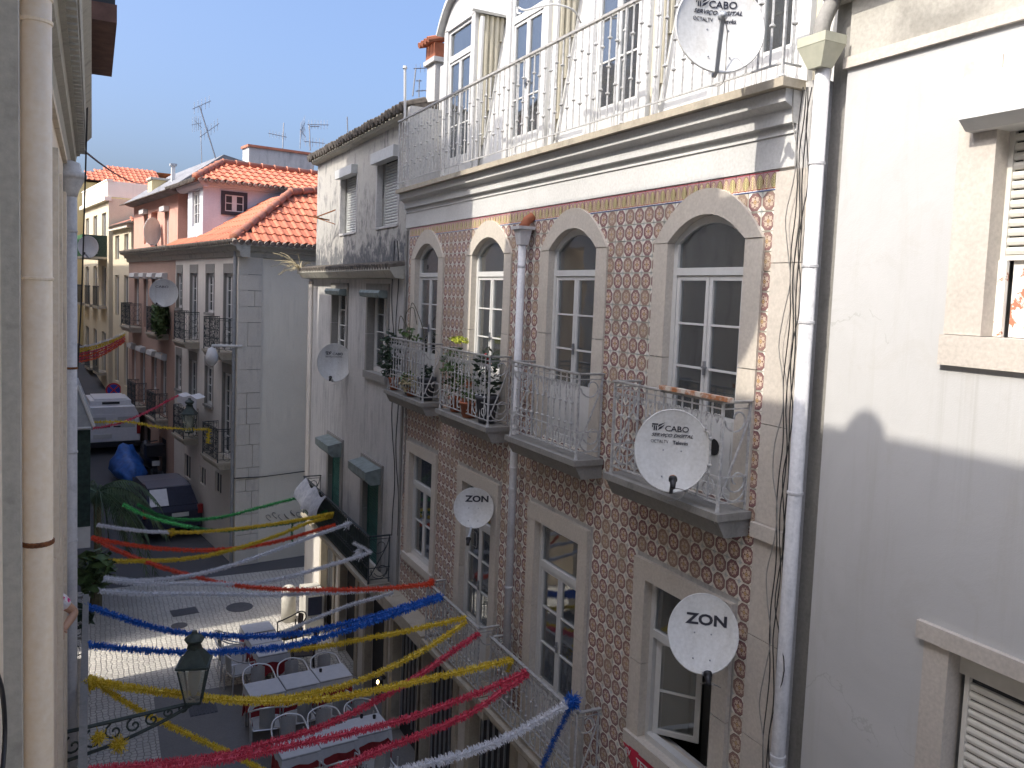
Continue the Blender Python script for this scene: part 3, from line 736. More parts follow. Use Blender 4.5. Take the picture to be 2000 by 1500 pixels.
# ground floor: pillars, doors
for i, (a, b, q0, q1) in enumerate(gops):
    for yy in (a-.14, b): 
        m = MB(); m.box(XW-.05, XW+.1, yy, yy+.14, G, -5.4); m.build('jamb_stone', 'slabstone', tb)
    m = MB(); m.box(XW+.12, XW+.17, a, b, G, q1)
    dr = m.build('shop_door', 'dark_in', tb)
    for j in range(7):
        g = MB(); y = a+(b-a)*(j+.5)/7; g.box(XW+.095, XW+.119, y-.012, y+.012, G+.3, q1-.1); g.build('grille_bar', 'zinc', dr)
# ---- terrace storey
def mans(z): return 5.08+(z-1.62)*.166
m = MB(); m.prism([(5.08, 1.626), (mans(5.6), 5.6), (9.5, 5.6), (9.5, 1.626)], 'y', 4.5, 12.88); m.build('mansard', 'white_paint', tb)
m = MB(); m.box(4.56, 9.5, 12.885, 13.05, 1.63, 2.97); m.box(5.1, 9.5, 12.885, 13.05, 2.97, 3.7); m.build('parapet', 'white_wall', tb)
DZ = 4.12
dorm = []
for c in (5.53, 7.69, 9.81, 12.05):
    y0, y1 = c-.6, c+.6
    f = MB(); f.box(5.0, 5.1, y0, c-.46, 1.626, DZ); f.box(5.0, 5.1, c+.46, y1, 1.626, DZ)
    strip(f, [(y0+.14+(1.2-.28)*i/10, DZ-.02) for i in range(11)], arc(y0, y1, DZ, DZ+.42), 5.0, 5.1)
    dm = f.build('dormer', 'white_paint', tb)
    r = MB(); strip(r, arc(y0-.1, y1+.1, DZ-.04, DZ+.45), arc(y0-.13, y1+.13, DZ-.01, DZ+.53), 4.9, 6.2); r.build('dormer_roof', 'white_paint', dm)
    for yy, sg in ((y0, 1), (y1, -1)):
        ch = MB(); x = 5.09
        ch.prism([(5.1, 1.63), (5.1, DZ-.02), (mans(DZ), DZ-.02)], 'y', yy, yy+sg*.05)
        k = 0
        while x < mans(DZ)-.02:
            zb = 1.64+(x-5.08)/.166; ch.tube([(x, yy-sg*.006, max(zb, 1.64)), (x, yy-sg*.006, DZ-.03)], .034, 8); x += .085; k += 1
        ch.build('corrugated_cheek', 'corrug', dm)
    glazed(dm, ID, 5.03, c-.46, c+.46, 1.66, DZ-.02, (3.60, 3.69), rows=3, panel=.42, curtain=[(c-.42, c-.22, 1.9, 4.0), (c+.3, c+.4, 1.9, 4.0)], name='french_window') if False else None
    fr = glazed(tb, ID, 5.03, c-.46, c+.46, 1.66, DZ-.02, (3.60, 3.69), rows=3, panel=.42, curtain=[(c-.42, c-.22, 1.9, 4.0), (c+.3, c+.4, 1.9, 4.0)])
    m = MB(); m.box(5.25, 5.3, c-.5, c+.5, 1.63, DZ); m.build('blind', 'mid_in', fr)
    m = MB(); m.tube([(5.06, c-.72, DZ-.1), (5.03, c-.72, 1.66)], .035, 8) ; m.build('gutter_pipe', 'white_paint', tb)
# terrace railing
x = 4.405; za, zb = 1.735, 2.70; ya, yb = 4.58, 12.98
m = MB(); m.box(x-.02, x+.02, ya-.02, yb+.02, zb, zb+.025); m.box(x, 4.58, ya-.02, ya+.02, zb, zb+.024); m.box(x, 5.0, yb-.02, yb+.02, zb, zb+.024)
tr = m.build('terrace_railing', 'rail_top', tb)
m = MB(); m.tube([(4.58, ya, za), (x, ya, za), (x, yb, za), (4.9, yb, za)], .010, 4)
for yy in (ya, 6.6, 8.8, 11.0, yb): m.lathe((x, yy, 1.61), [(.004, 0), (.025, .03), (.012, .05), (.012, .11)], 8); m.tube([(x, yy, 1.62), (x, yy, zb)], .013, 4)
m.build('bottom_rail', 'white_iron', tr)
M['white_iron2'] = M['white_paint']
b1 = bar_mesh(zb-za, .0095, (.3, .72)).mesh('baluster', 'white_iron'); b2 = bar_mesh(zb-za, .0095, (.24, .5, .78)).mesh('baluster', 'white_iron')
n = 66
for i in range(1, n): inst('baluster', b1 if i % 2 else b2, tr, (x, ya+(yb-ya)*i/n, za))
for i in range(1, 6): inst('baluster', b1, tr, (x+i*.12, yb, za))
inst('baluster', b1, tr, (x+.09, ya, za))
m = MB(); m.tube(smooth_path([atX(1135, 45, 4.95), atX(1120, 20, 4.8), atX(1085, 9, 4.6), atX(1050, 14, 4.45), atX(1025, 20, 4.35), atX(1012, 15, 4.3), atX(1011, 25, 4.29), atX(1018, 26, 4.29)], 5), .012, 5); m.build('curved_brace', 'white_paint', tr)
# ================= right building ========================================
rb = thing('white_building', 'plain white rendered house at the right edge with roller shuttered windows', 'house', (4.7, 0, G))
XR = 4.69
rops = [(1.6, 3.12, -.13, 1.32), (1.6, 3.16, -3.6, -2.05)]
m = MB(); wall_open(m, XR, XR+.3, -9, 4.25, G, 1.66, rops); m.build('wall', 'big_wall', rb)
m = MB(); m.box(XR, XR+.3, -9, 4.25, 1.735, 2.3); m.build('upper_wall', 'upper_old', rb)
m = MB(); m.box(XR-.03, XR+.3, -9, 4.27, 1.66, 1.735); m.build('string_course', 'beige_wall', rb)
m = MB(); m.box(XR+.05, XR+.3, 4.25, 4.42, G, 2.3); m.build('party_strip', 'greystone', rb)
m = MB(); m.prism([(XR, 2.12), (XR-.06, 2.14), (XR-.10, 2.2), (XR-.19, 2.22), (XR-.22, 2.34), (XR+.3, 2.34)], 'y', -9, 4.44); m.build('eave', 'greystone', rb)
m = MB(); m.prism([(XR-.27, 2.342), (XR-.27, 2.40), (XR+6, 4.6), (XR+6, 2.342)], 'y', -9, 4.44); m.build('roof', 'oldtile', rb)
m = MB(); m.box(XR+1.1, XR+7, -9, 4.4, G, 2.33); m.box(XR+.3, XR+1.1, 3.9, 4.4, G, 2.33); m.box(XR+.3, XR+1.1, -9, 1.0, G, 2.33); m.build('interior', 'mid_in', rb)
# upper window
for (z0, z1) in ((-.13, 1.22), (1.23, 1.5)):
    m = MB(); m.box(XR-.012, XR+.14, 3.12, 3.36, z0, z1-.004); m.build('jamb_stone', 'beige_wall', rb)
m = MB(); m.box(XR-.010, XR+.14, 1.4, 3.118, 1.325, 1.496); m.build('lintel', 'beige_wall', rb)
m = MB(); m.box(XR-.035, XR+.14, 1.4, 3.37, -.32, -.134); m.build('sill', 'beige_wall', rb)
m = MB(); m.prism([(XR-.013, 1.40), (XR-.12, 1.385), (XR-.15, 1.34), (XR-.15, 1.13), (XR-.08, 1.07), (XR+.12, 1.07), (XR+.12, 1.40)], 'y', 1.5, 3.27); m.build('shutter_box', 'white_paint', rb)
shutter(rb, ID, XR+.12, 1.6, 3.12, .32, 1.07, .055, 'shutter_w')
m = MB(); m.box(XR+.1, XR+.13, 3.07, 3.12, -.13, .32); m.box(XR+.14, XR+.19, 2.94, 3.05, -.13, .32); m.box(XR+.13, XR+.19, 1.6, 2.94, -.13, -.03)
f = m.build('window', 'peel', rb); m = MB(); m.box(XR+.16, XR+.165, 1.6, 2.94, -.03, .32); m.build('pane', 'glass', f)
# lower window
m = MB(); m.box(XR-.04, XR+.14, 1.4, 3.37, -2.05, -1.94); m.build('lintel', 'beige_wall', rb)
m = MB(); m.box(XR-.006, XR+.14, 3.16, 3.33, -3.6, -2.052); m.build('jamb_stone', 'beige_wall', rb)
m = MB(); m.box(XR+.11, XR+.17, 1.6, 3.16, -2.22, -2.05); m.build('shutter_box', 'shutter_w', rb)
shutter(rb, ID, XR+.12, 1.6, 3.12, -3.6, -2.22, .055, 'shutter_w')
# drain pipe and rain water head between the two houses
px_ = 4.56; P0 = atX(1606, 135, px_); P1 = atX(1519, 1500, px_)
yy = (P0.y+P1.y)/2; PY = yy
pp = thing('drainpipe', 'long grey white drainpipe with a square hopper between tiled and white houses', 'drainpipe', (px_, PY, G))
m = MB(); m.smooth = True; m.tube([(px_, PY, G), (px_, PY, 1.66)], .052, 16); m.build('pipe', 'pipe', pp)
for z in (1.0, .28, -.12, -1.36, -3.35, -3.42):
    m = MB(); m.lathe((px_, PY, z), [(.050, 0), (.058, .004), (.058, .022), (.050, .026)], 16); m.build('collar', 'pipe', pp)
def frust(m, cx, cy, z0, z1, a0, b0, a1, b1):
    lo = [(cx-a0, cy-b0, z0), (cx+a0, cy-b0, z0), (cx+a0, cy+b0, z0), (cx-a0, cy+b0, z0)]; hi = [(cx-a1, cy-b1, z1), (cx+a1, cy-b1, z1), (cx+a1, cy+b1, z1), (cx-a1, cy+b1, z1)]
    for k in range(4): k2 = (k+1) % 4; m.quad(lo[k], lo[k2], hi[k2], hi[k])
    m.quad(*lo[::-1]); m.quad(*hi)
m = MB(); frust(m, px_-.03, PY, 1.66, 1.81, .055, .06, .10, .125); frust(m, px_-.03, PY, 1.811, 1.875, .102, .127, .102, .127); m.build('hopper', 'hopper', pp)
m = MB(); m.smooth = True; m.tube(smooth_path([(px_-.03, PY+.01, 1.84), (px_-.02, PY+.01, 1.97), (px_+.06, PY+.02, 2.12), (px_+.12, PY+.03, 2.25)], 5), .055, 12); m.build('swan_neck', 'greystone', pp)
# slender downpipe on the tiled wall with a terracotta spout above its funnel
dx = 4.47; dy = (atX(1018, 600, dx).y+atX(990, 1180, dx).y)/2; zt_ = atX(1013, 478, dx).z
d2 = thing('drainpipe', 'slender grey white drainpipe on the tiles between the second and third arched doors', 'drainpipe', (dx, dy, -4.9))
m = MB(); m.smooth = True; m.tube([(dx, dy, -4.98), (dx, dy, zt_)], .047, 14); m.build('pipe', 'pipe', d2)
for z in (.33, -2.05, -2.3, -3.5): m = MB(); m.lathe((dx, dy, z), [(.045, 0), (.053, .004), (.053, .022), (.045, .026)], 14); m.build('collar', 'pipe', d2)
m = MB(); frust(m, dx, dy, zt_-.005, zt_+.17, .05, .055, .075, .085); frust(m, dx, dy, zt_+.171, zt_+.205, .10, .115, .105, .12); m.build('funnel_head', 'pipe', d2)
m = MB(); m.smooth = True; m.tube([(dx, dy, zt_+.19), (dx+.04, dy-.02, zt_+.28), (XW-.02, dy-.03, zt_+.33)], .055, 12); m.build('terracotta_spout', 'terracotta', d2)
# cables down the joint
cg = 'cables hanging down the joint between the houses'
for i, (x0, x1, wob) in enumerate(((1578, 1508, 2), (1572, 1500, 4), (1566, 1490, 3), (1585, 1497, 6), (1556, 1484, 8))):
    pts = []
    for k in range(22):
        t = k/21; py = 170+t*1330; pxx = x0+(x1-x0)*t+wob*math.sin(k*1.7+i)+(18*math.exp(-((py-1330)/90)**2) if i == 3 else 0)
        pts.append(atX(pxx, py, 4.53-.004*i))
    m = MB(); m.tube(smooth_path(pts, 3), .0042, 4)
    solid('cable', m, 'cable' if i != 4 else 'cable_grey', ['thin black cable just left of the grey drainpipe, straightest of the bundle', 'black cable second from the drainpipe, slightly wavy', 'black cable in the middle of the bundle over the stone pilaster', 'black cable that loops out near the bottom of the bundle', 'pale grey cable on the tile side of the bundle'][i], 'cable', pts[-1], cg)
# ================= weathered building (between tiled house and side street)
ob = thing('weathered_building', 'narrow weathered grey house with black mould streaks and green shutters', 'house', (XW, 16.5, G))
BY0, BY1 = 13.06, 19.72
XU = 4.72
uo = [(13.87, 15.07, 1.16, 2.36), (16.42, 17.62, 1.16, 2.40)]
m = MB(); wall_open(m, XU, XU+.25, BY0, BY1, .36, 2.98, uo); m.build('upper_wall', 'oldwall_up', ob)
lo_ = [(13.9, 15.05, -1.5, -.02), (16.5, 17.6, -1.5, .0), (14.05, 15.05, -5.05, -3.2), (16.65, 17.65, -5.05, -3.25)]
lo_ = [(13.9, 15.02, -1.5, -.02), (16.5, 17.6, -1.5, -.02), (14.05, 15.02, -5.05, -3.25), (16.65, 17.6, -5.05, -3.25)]
m = MB(); wall_open(m, XW, XW+.25, BY0, BY1, -5.05, .2, lo_); m.build('wall', 'oldwall', ob)
go = [(13.5, 14.6, G, -5.5), (15.3, 16.4, G, -5.5), (17.0, 18.0, G, -5.5)]
m = MB(); wall_open(m, XW-.005, XW+.25, BY0, BY1, G, -5.05, go); m.build('ground_floor_wall', 'front_wall', ob)
m = MB(); m.box(XW+.9, XW+6, BY0, BY1-.02, G, 3.0); m.box(XW+.25, XW+.9, BY0, BY0+.1, G, .2); m.box(XW+.25, XW+.9, BY1-.2, BY1-.02, G, .2); m.box(XW+.25, XW+.9, BY0+.1, BY1-.2, .05, .2)
m.box(XU+.25, XW+.9, BY0, BY0+.1, .36, 2.9); m.box(XU+.25, XW+.9, BY1-.2, BY1-.02, .36, 2.9); m.box(XW+.25, XW+.9, 15.6, 15.7, G, .05); m.build('interior', 'mid_in', ob)
m = MB(); m.prism([(XW, .2), (4.42, .22), (4.34, .34), (4.34, .39), (XU+.02, .47), (XU+.02, .2)], 'y', BY0, BY1+.12); m.build('ledge', 'cornice_old', ob)
m = MB()
for i in range(44):
    y = BY0+.05+i*.152; m.lathe((4.33, y, .40), [(.055, 0), (.06, .30)], 7, (1, 0, .18))
m.build('ledge_tile', 'oldtile', ob, kind='stuff')
m = MB(); m.prism([(XU, 2.86), (XU-.10, 2.88), (XU-.14, 2.93), (XU-.14, 2.99), (XU+.2, 3.02), (XU+.2, 2.86)], 'y', BY0, BY1+.1); m.build('eave', 'cornice_old', ob)
tlm = MB(); tlm.lathe((0, 0, 0), [(.075, 0), (.085, .45)], 8, (1, 0, .30)); tme = tlm.mesh('roof_tile', 'oldtile')
for i in range(34):
    y = BY0+.08+i*.2
    inst('roof_tile', tme, ob, (XU-.24+random.uniform(-.015, .015), y, 2.99+random.uniform(-.01, .01)))
m = MB(); m.prism([(XU-.12, 3.0), (XU+3.2, 4.1), (XU+6, 3.0)], 'y', BY0, BY1); m.build('roof', 'oldtile', ob)
for (a, b, z0, z1), bx in zip(uo, ((13.82, 15.14, 2.30, 2.50), (16.40, 17.66, 2.30, 2.48))):
    m = MB(); m.box(XU-.012, XU+.1, a-.05, a, z0-.03, z1); m.box(XU-.012, XU+.1, b, b+.05, z0-.03, z1); m.box(XU-.02, XU+.1, a, b, z0-.04, z0-.001); m.build('jamb_stone', 'oldwall', ob)
    shutter(ob, ID, XU+.14, a, b, z0, z1, .052, 'shutter_b')
    m = MB(); m.box(XU-.13, XU+.05, bx[0], bx[1], bx[2]+.004, bx[3]); m.build('shutter_box', 'shutter_b', ob)
for (a, b, z0, z1) in lo_[:2]:
    surround(ob, ID, XW-.03, XW+.12, a, b, z0, z1, .10, mat='greystone', sill=.13, lintelw=.14)
    glazed(ob, ID, XW+.12, a, b, z0, z1, rows=4, name='window', curtain=[(a+.05, b-.05, z0, z1)])
    m = MB(); m.prism([(XW-.02, .0), (XW-.16, .0), (XW-.19, -.05), (XW-.17, -.12), (XW-.02, -.14)], 'y', a-.03, b+.03); m.build('shutter_box', 'box_grey', ob)
for (a, b, z0, z1) in lo_[2:]:
    surround(ob, ID, XW-.035, XW+.12, a, b, z0, z1, .16, mat='greystone', lintelw=.16)
    shutter(ob, ID, XW+.08, a, b, z0, z1, .05, 'green_sh')
    m = MB(); m.prism([(XW-.037, -3.14), (XW-.32, -3.20), (XW-.32, -3.34), (XW-.22, -3.44), (XW-.037, -3.44)], 'y', a-.12, b+.02); m.build('shutter_box', 'box_grey', ob)
iron_balcony(ob, 13.35, 18.2, 4.20, XW-.02, LOZ, -4.18, slab_mat='slabstone', mat='dark_iron', rail='dark_iron', style='plain', mesh_panel=True)
for i, (a, b, q0, q1) in enumerate(go):
    m = MB(); m.box(XW+.12, XW+.17, a, b, G, q1); m.build('shop_door', 'dark_in', ob)
    for yy in (a-.14, b):
        m = MB(); m.box(XW-.04, XW+.1, yy, yy+.14, G, -5.42); m.build('jamb_stone', 'slabstone', ob)
m = MB(); m.box(XW-.04, XW-.006, BY1-.32, BY1, -5.0, .15); m.build('corner_strip', 'front_wall', ob)
# clothes drying, cables
m = MB(); m.tube(smooth_path([atX(790+3*math.sin(k), 480+k*44, 4.56) for k in range(12)], 3), .012, 4); solid('cable', m, 'cable_grey', 'grey cable running down the edge of the weathered house beside the tiles', 'cable', (4.56, 13.1, -4))
for off, lab in ((0, 'thin dark cable down the weathered wall, left of the tiled house edge'), (8, 'second thin dark cable down the weathered wall, slightly farther left')):
    m = MB(); m.tube(smooth_path([atX(776-off+3*math.sin(k*1.3+off), 470+k*48, 4.57) for k in range(13)], 3), .009, 4); solid('cable', m, 'cable', lab, 'cable', (4.57, 13.4, -4))
cl = MB(); cx = 4.15
for i in range(16):
    for j in range(6):
        def cp(a, b):
            t = a/16; y = 17.9-1.9*t; return Vector((4.13-.22*math.sin(b/6*1.6)*(1+.2*math.sin(a*1.1)), y, -4.16+.12*math.sin(a*.9)*.5-b*.06-.10*math.sin(t*3.14)*(b/6)))
        cl.quad(cp(i, j), cp(i+1, j), cp(i+1, j+1), cp(i, j+1))
solid('hanging_sheet', cl, 'sheet', 'crumpled white sheet draped over the green covered balcony rail', 'sheet', (4.1, 17, -4.5))
# ================= corner building (frame E) =============================
EA = math.radians(8.4); EO = Vector((3.40, 22.57, G))
FE = Matrix.Translation(EO) @ Matrix.Rotation(EA, 4, 'Z')
FEi = FE.inverted()
def Z(z): return z-G      # heights in this frame are measured from the ground
eb = thing('corner_building', 'cream corner house with grey quoin stones and two orange tiled roofs', 'house', mat=FE.copy())
w_up = [(5.80, 6.50, -.81, .3), (4.0, 4.82, -1.72, .3), (2.25, 3.05, -.83, .3), (.48, 1.28, -1.75, .3)]
w_lo = [(5.80, 6.50, -3.45, -2.35), (4.0, 4.82, -4.6, -2.35), (2.25, 3.05, -3.5, -2.38), (.48, 1.28, -4.65, -2.4)]
w_gr = [(1.3, 1.9, -5.85, -5.3), (2.9, 3.5, -5.95, -5.45), (4.6, 5.3, -6.1, -5.4)]
def ZO(ops): return [(a, b, Z(c), Z(d)) for a, b, c, d in ops]
m = MB(FE); wall_open(m, 0, .25, 0, 6.68, 0, Z(.95), ZO(w_up+w_lo+w_gr)); m.build('front_wall', 'front_wall', eb)
# end wall (towards the camera): quoins + plaster
m = MB(FE); m.box(.62, 9, 0.01, .25, -.8, Z(.95)); m.build('end_wall', 'cream_wall', eb)
m = MB(FE); m.box(.25, .62, .02, .25, -.8, Z(.95)); m.box(.7, 8.9, .7, 6.6, 0, Z(1.0)); m.box(.25, .7, 6.5, 6.6, 0, Z(1)); m.build('interior', 'mid_in', eb)
rnd = random.Random(3); z = 0
hs = []
while z < 8.3:
    h = rnd.choice((.32, .42, .55, .62)); hs.append((z, min(z+h, 8.42))); z += h
for k, (a, b) in enumerate(hs):
    if b-a < .08: continue
    cut = rnd.choice((None, .25, .33, .42)); g = .006
    mt = rnd.choice(('qstone', 'qstone2', 'qstone3'))
    xs = [-.012, .62] if cut is None else [-.012, cut, .62]
    for x0, x1 in zip(xs[:-1], xs[1:]):
        q = MB(FE); q.box(x0+(g if x0 > 0 else 0), x1-g, -.03-rnd.uniform(0, .006), .019, a+g, b-g)
        if x0 < 0: q.box(x0, -.0005, .02, rnd.choice((.25, .38)), a+g, b-g)
        q.build('quoin_stone', 'greystone_l' if 'greystone_l' in M else 'slabstone', eb)
m = MB(FE); prf = [(0, Z(.72)), (-.05, Z(.74)), (-.06, Z(.86)), (-.14, Z(.90)), (-.16, Z(.98)), (-.30, Z(1.02)), (-.30, Z(1.06)), (.2, Z(1.10)), (.2, Z(.72))]
m.prism(prf, 'y', -.3, 6.68); m.build('front_cornice', 'cornice_old', eb)
m = MB(FE); m.prism([(-y if False else y, z) for y, z in prf], 'x', .201, 9); m.build('end_cornice', 'cornice_old', eb)
def sashes(b, F, ops, **k):
    for (a, c, z0, z1) in ops:
        m = MB(F); m.box(-.012, .12, a-.06, c+.06, Z(z1)+.001, Z(z1)+.26); m.build('lintel', 'greystone', b)
        for q0, q1 in ((a-.06, a), (c, c+.06)):
            m = MB(F); m.box(-.010, .12, q0, q1, Z(z0), Z(z1)); m.build('jamb_stone', 'greystone', b)
        glazed(b, F, .07, a, c, Z(z0), Z(z1), rows=5 if z1-z0 > 1.4 else 4, name='french_door' if z1-z0 > 1.4 else 'window', fw=.05, bar=.022, handle=False, curtain=[(a+.05, c-.05, Z(z0)+.02, Z(z1)-.05)])
        if z1-z0 < 1.4:
            m = MB(F); m.box(-.05, .12, a-.08, c+.08, Z(z0)-.07, Z(z0)-.001); m.build('sill', 'greystone', b)
sashes(eb, FE, w_up); sashes(eb, FE, w_lo)
for (a, c, z0, z1) in w_gr:
    m = MB(FE); m.box(.05, .09, a, c, Z(z0), Z(z1)); f = m.build('window', 'dark_in', eb)
    m = MB(FE)
    for q in (a, (a+c)/2-.03, c-.06): m.box(.03, .049, q, q+.06, Z(z0), Z(z1))
    m.build('frame', 'shutter_w', f)
for (a, b, zf) in ((3.75, 5.0, -1.75), (.2, 1.65, -1.78), (3.75, 5.0, -4.65), (.2, 1.65, -4.7)):
    iron_balcony(eb, a, b, -.42, .02, Z(zf), Z(zf+.88), F=FE, mat='dark_iron', rail='dark_iron', style='lattice', slab_mat='slabstone')
m = MB(FE); m.tube([(-.06, .12, 0), (-.06, .12, Z(.9))], .045, 8); m.build('drainpipe', 'zinc', eb)
m = MB(FE); m.tube([(-.055, -.05, Z(-5.1)), (.7, -.05, Z(-5.13)), (2.2, -.03, Z(-5.08)), (6, -.03, Z(-5.1))], .015, 4); m.build('wall_cable', 'cable', eb)
# graffiti scribble on the end wall
m = MB(FE)
for s_ in range(7):
    cx_, cz_ = .9+s_*.17, Z(-6.3+.05*math.sin(s_*2)); m.tube(smooth_path([(cx_+.07*math.cos(a*1.3+s_), .004, cz_+.09*math.sin(a+s_*.7)) for a in range(6)], 4), .007, 3)
m.build('graffiti', 'black', eb)
# side windows of the end wall near its far right
for (z0, z1) in ((-1.5, .3), (-3.7, -2.2)):
    m = MB(FE); m.box(1.93, 2.05, -.012, .02, Z(z0), Z(z1)); m.build('jamb_stone', 'greystone', eb)
    m = MB(FE); m.box(2.05, 2.9, -.006, .02, Z(z0)+.1, Z(z1)-.1); m.build('shutter', 'dark_in', eb)
# ---- tiles ------------------------------------------------------------
def tile_profile(w=.25, L=.42):
    m = MB(); n = 6; P = []
    for i in range(n+1):
        t = i/n; x = (t-.5)*w; h = .045*math.sin(min(t/.55, 1)*math.pi) if t < .55 else .006*math.sin((t-.55)/.45*math.pi); P.append((x, h))
    for i in range(n):
        a, b = P[i], P[i+1]
        m.quad((a[0], 0, a[1]+.03), (b[0], 0, b[1]+.03), (b[0], L, b[1]), (a[0], L, a[1]))
        m.quad((b[0], 0, b[1]+.03), (a[0], 0, a[1]+.03), (a[0], 0, a[1]-.0), (b[0], 0, b[1]-.0))
    return m
def inside(p, poly):
    c = False; n = len(poly)
    for i in range(n):
        (x0, y0), (x1, y1) = poly[i], poly[i-1]
        if (y0 > p[1]) != (y1 > p[1]) and p[0] < (x1-x0)*(p[1]-y0)/(y1-y0)+x0: c = not c
    return c
def roof_plane(parent, F, o, u, v, poly, name='roof_tile', mat='red_tile', w=.25, L=.40, limit=300):
    """o origin, u along the eave, v up the slope (frame coordinates); poly in (u, v) metres"""
    o = Vector(o); u = Vector(u).normalized(); v = Vector(v); v = (v-u*v.dot(u)).normalized(); nrm = u.cross(v)
    if nrm.z < 0: nrm = -nrm
    us = [p[0] for p in poly]; vs = [p[1] for p in poly]
    b = MB(F); b.v = [o+u*p[0]+v*p[1]-nrm*.02 for p in poly]; b.f = [tuple(range(len(poly)))]; b.uv = [None]; base = b.build('roof_deck', 'oldtile', parent)
    R = Matrix((u, v, u.cross(v))).transposed()
    if u.cross(v).z < 0: R = Matrix((-u, v, (-u).cross(v))).transposed()
    me = tile_profile(w, L+.05).mesh('tile', mat); Fr = F.to_3x3(); k = 0; rest = MB(F)
    vv = 0.0
    while vv < max(vs):
        uu = min(us)+w/2
        while uu < max(us):
            if inside((uu, vv+L*.4), poly):
                p = o+u*uu+v*vv+nrm*.012
                if k < limit: inst(name, me, parent, F @ p, Fr @ R)
                else:
                    q = tile_profile(w, L+.05); q_ = [p+R @ x for x in q.v]; i0 = len(rest.v); rest.v += q_; rest.f += [tuple(i0+j for j in f) for f in q.f]; rest.uv += q.uv
                k += 1
            uu += w
        vv += L
    if rest.v: rest.build(name, mat, parent, kind='stuff')
    return base
def ridge(parent, F, a, b, r=.10, L=.42, mat='ridge_tile'):
    a = Vector(a); b = Vector(b); d = b-a; n = max(1, round(d.length/L)); 
    me = MB(); me.smooth = True; me.lathe((0, 0, 0), [(r*1.12, 0), (r*1.12, .04), (r, .05), (r*.9, d.length/n+.04)], 10, (0, 0, 1)); me = me.mesh('ridge_tile', mat)
    q = d.to_track_quat('Z', 'Y').to_matrix()
    for i in range(n): inst('ridge_tile', me, parent, F @ (a+d*i/n), F.to_3x3() @ q)
def eave_tiles(parent, F, a, b, out, r=.065, L=.3, step=.16, mat='eave_tile', limit=80, name='eave_tile'):
    a = Vector(a); b = Vector(b); out = Vector(out); n = int((b-a).length/step)
    me = MB(); me.lathe((0, 0, 0), [(r, 0), (r*.9, L)], 8, (0, 0, 1)); me = me.mesh('eave_tile', mat); q = (-out).to_track_quat('Z', 'Y').to_matrix()
    for i in range(n): inst(name, me, parent, F @ (a+(b-a)*(i+.5)/n+out.normalized()*.04), F.to_3x3() @ q)
zr = Z(1.12)
# lower roof: slope facing the camera and slope facing the street, hip between
tn = .65; top = Z(2.64)
rise = top-zr; dep = rise/tn
roof_plane(eb, FE, (-.28, -.28, zr), (1, 0, 0), (0, 1, tn), [(0.15, 0), (9, 0), (9, dep*1.193*1.45), (4.2, dep*1.193*1.2), (dep*.97, dep*1.193)], limit=230)
roof_plane(eb, FE, (-.28, -.28, zr), (0, 1, 0), (1, 0, tn), [(0.15, 0), (6.9, 0), (6.9, .5), (4.3, .5), (4.25, dep*1.193), (dep*.97, dep*1.193)], limit=40)
ridge(eb, FE, (-.2, -.2, zr+.08), (-.28+dep, -.28+dep*.97, top+.10), .11)
ridge(eb, FE, (-.28+dep, -.28+dep*.97, top+.12), (7.5, 3.8, top+1.1), .11)
eave_tiles(eb, FE, (-.28, -.30, zr-.02), (9, -.30, zr-.02), (0, -1, -.3)); eave_tiles(eb, FE, (-.30, -.28, zr-.02), (-.30, 6.7, zr-.02), (-1, 0, -.3), mat='oldtile')
# attic storey
ay, ax_ = 3.95, .12; ze = Z(3.02)
aops = []
m = MB(FE); m.box(ax_, 9, ay, ay+.2, Z(.95), ze+.02); wall_open(m, ax_, ax_+.2, ay+.2, 5.7, Z(.95), ze+.02, [(4.35, 5.15, Z(1.75), Z(2.8))]); m.box(ax_+.5, 8.9, ay+.3, 6.6, Z(.95), ze); m.build('attic_wall', 'attic_white', eb)
m = MB(FE); m.prism([(ax_-.02, ze-.16), (ax_-.12, ze-.08), (ax_-.16, ze+.02), (ax_+.1, ze+.02), (ax_+.1, ze-.16)], 'y', ay-.2, 6.6); m.box(ax_-.02, 9, ay-.12, ay-.001, ze-.12, ze+.02); m.build('attic_cornice', 'attic_white', eb)
p0 = FEi @ (lambda r: (r*((EO.dot(Vector((-math.sin(EA), math.cos(EA), 0)))+ay)/r.dot(Vector((-math.sin(EA), math.cos(EA), 0))))))(ray(432, 372))
p1 = FEi @ (lambda r: (r*((EO.dot(Vector((-math.sin(EA), math.cos(EA), 0)))+ay)/r.dot(Vector((-math.sin(EA), math.cos(EA), 0))))))(ray(482, 423))
m = MB(FE); t = .11
m.box(p0.x, p1.x, ay-.05, ay-.002, p1.z, p1.z+t); m.box(p0.x, p1.x, ay-.05, ay-.002, p0.z-t, p0.z); m.box(p0.x, p0.x+t, ay-.05, ay-.002, p1.z+t, p0.z-t); m.box(p1.x-t, p1.x, ay-.05, ay-.002, p1.z+t, p0.z-t)
wf = m.build('attic_window', 'slate', eb)
m = MB(FE); a, b, c, d = p0.x+t, p1.x-t, p1.z+t, p0.z-t; xm = (a+b)/2
m.box(a, b, ay-.03, ay-.0025, c, c+.03); m.box(a, b, ay-.03, ay-.0025, d-.03, d); 
for q in (a, b-.03): m.box(q, q+.03, ay-.03, ay-.0025, c+.03, d-.03)
m.box(xm-.07, xm+.07, ay-.032, ay-.0025, c+.03, d-.03); m.box(a+.03, xm-.07, ay-.028, ay-.0025, (c+d)/2-.012, (c+d)/2+.012); m.box(xm+.07, b-.03, ay-.028, ay-.0025, (c+d)/2-.012, (c+d)/2+.012)
m.build('frame', 'white_paint', wf); m = MB(FE); m.box(a+.03, b-.03, ay-.010, ay-.004, c+.03, d-.03); m.build('pane', 'dark_glass' if 'dark_glass' in M else 'dark_in', wf)
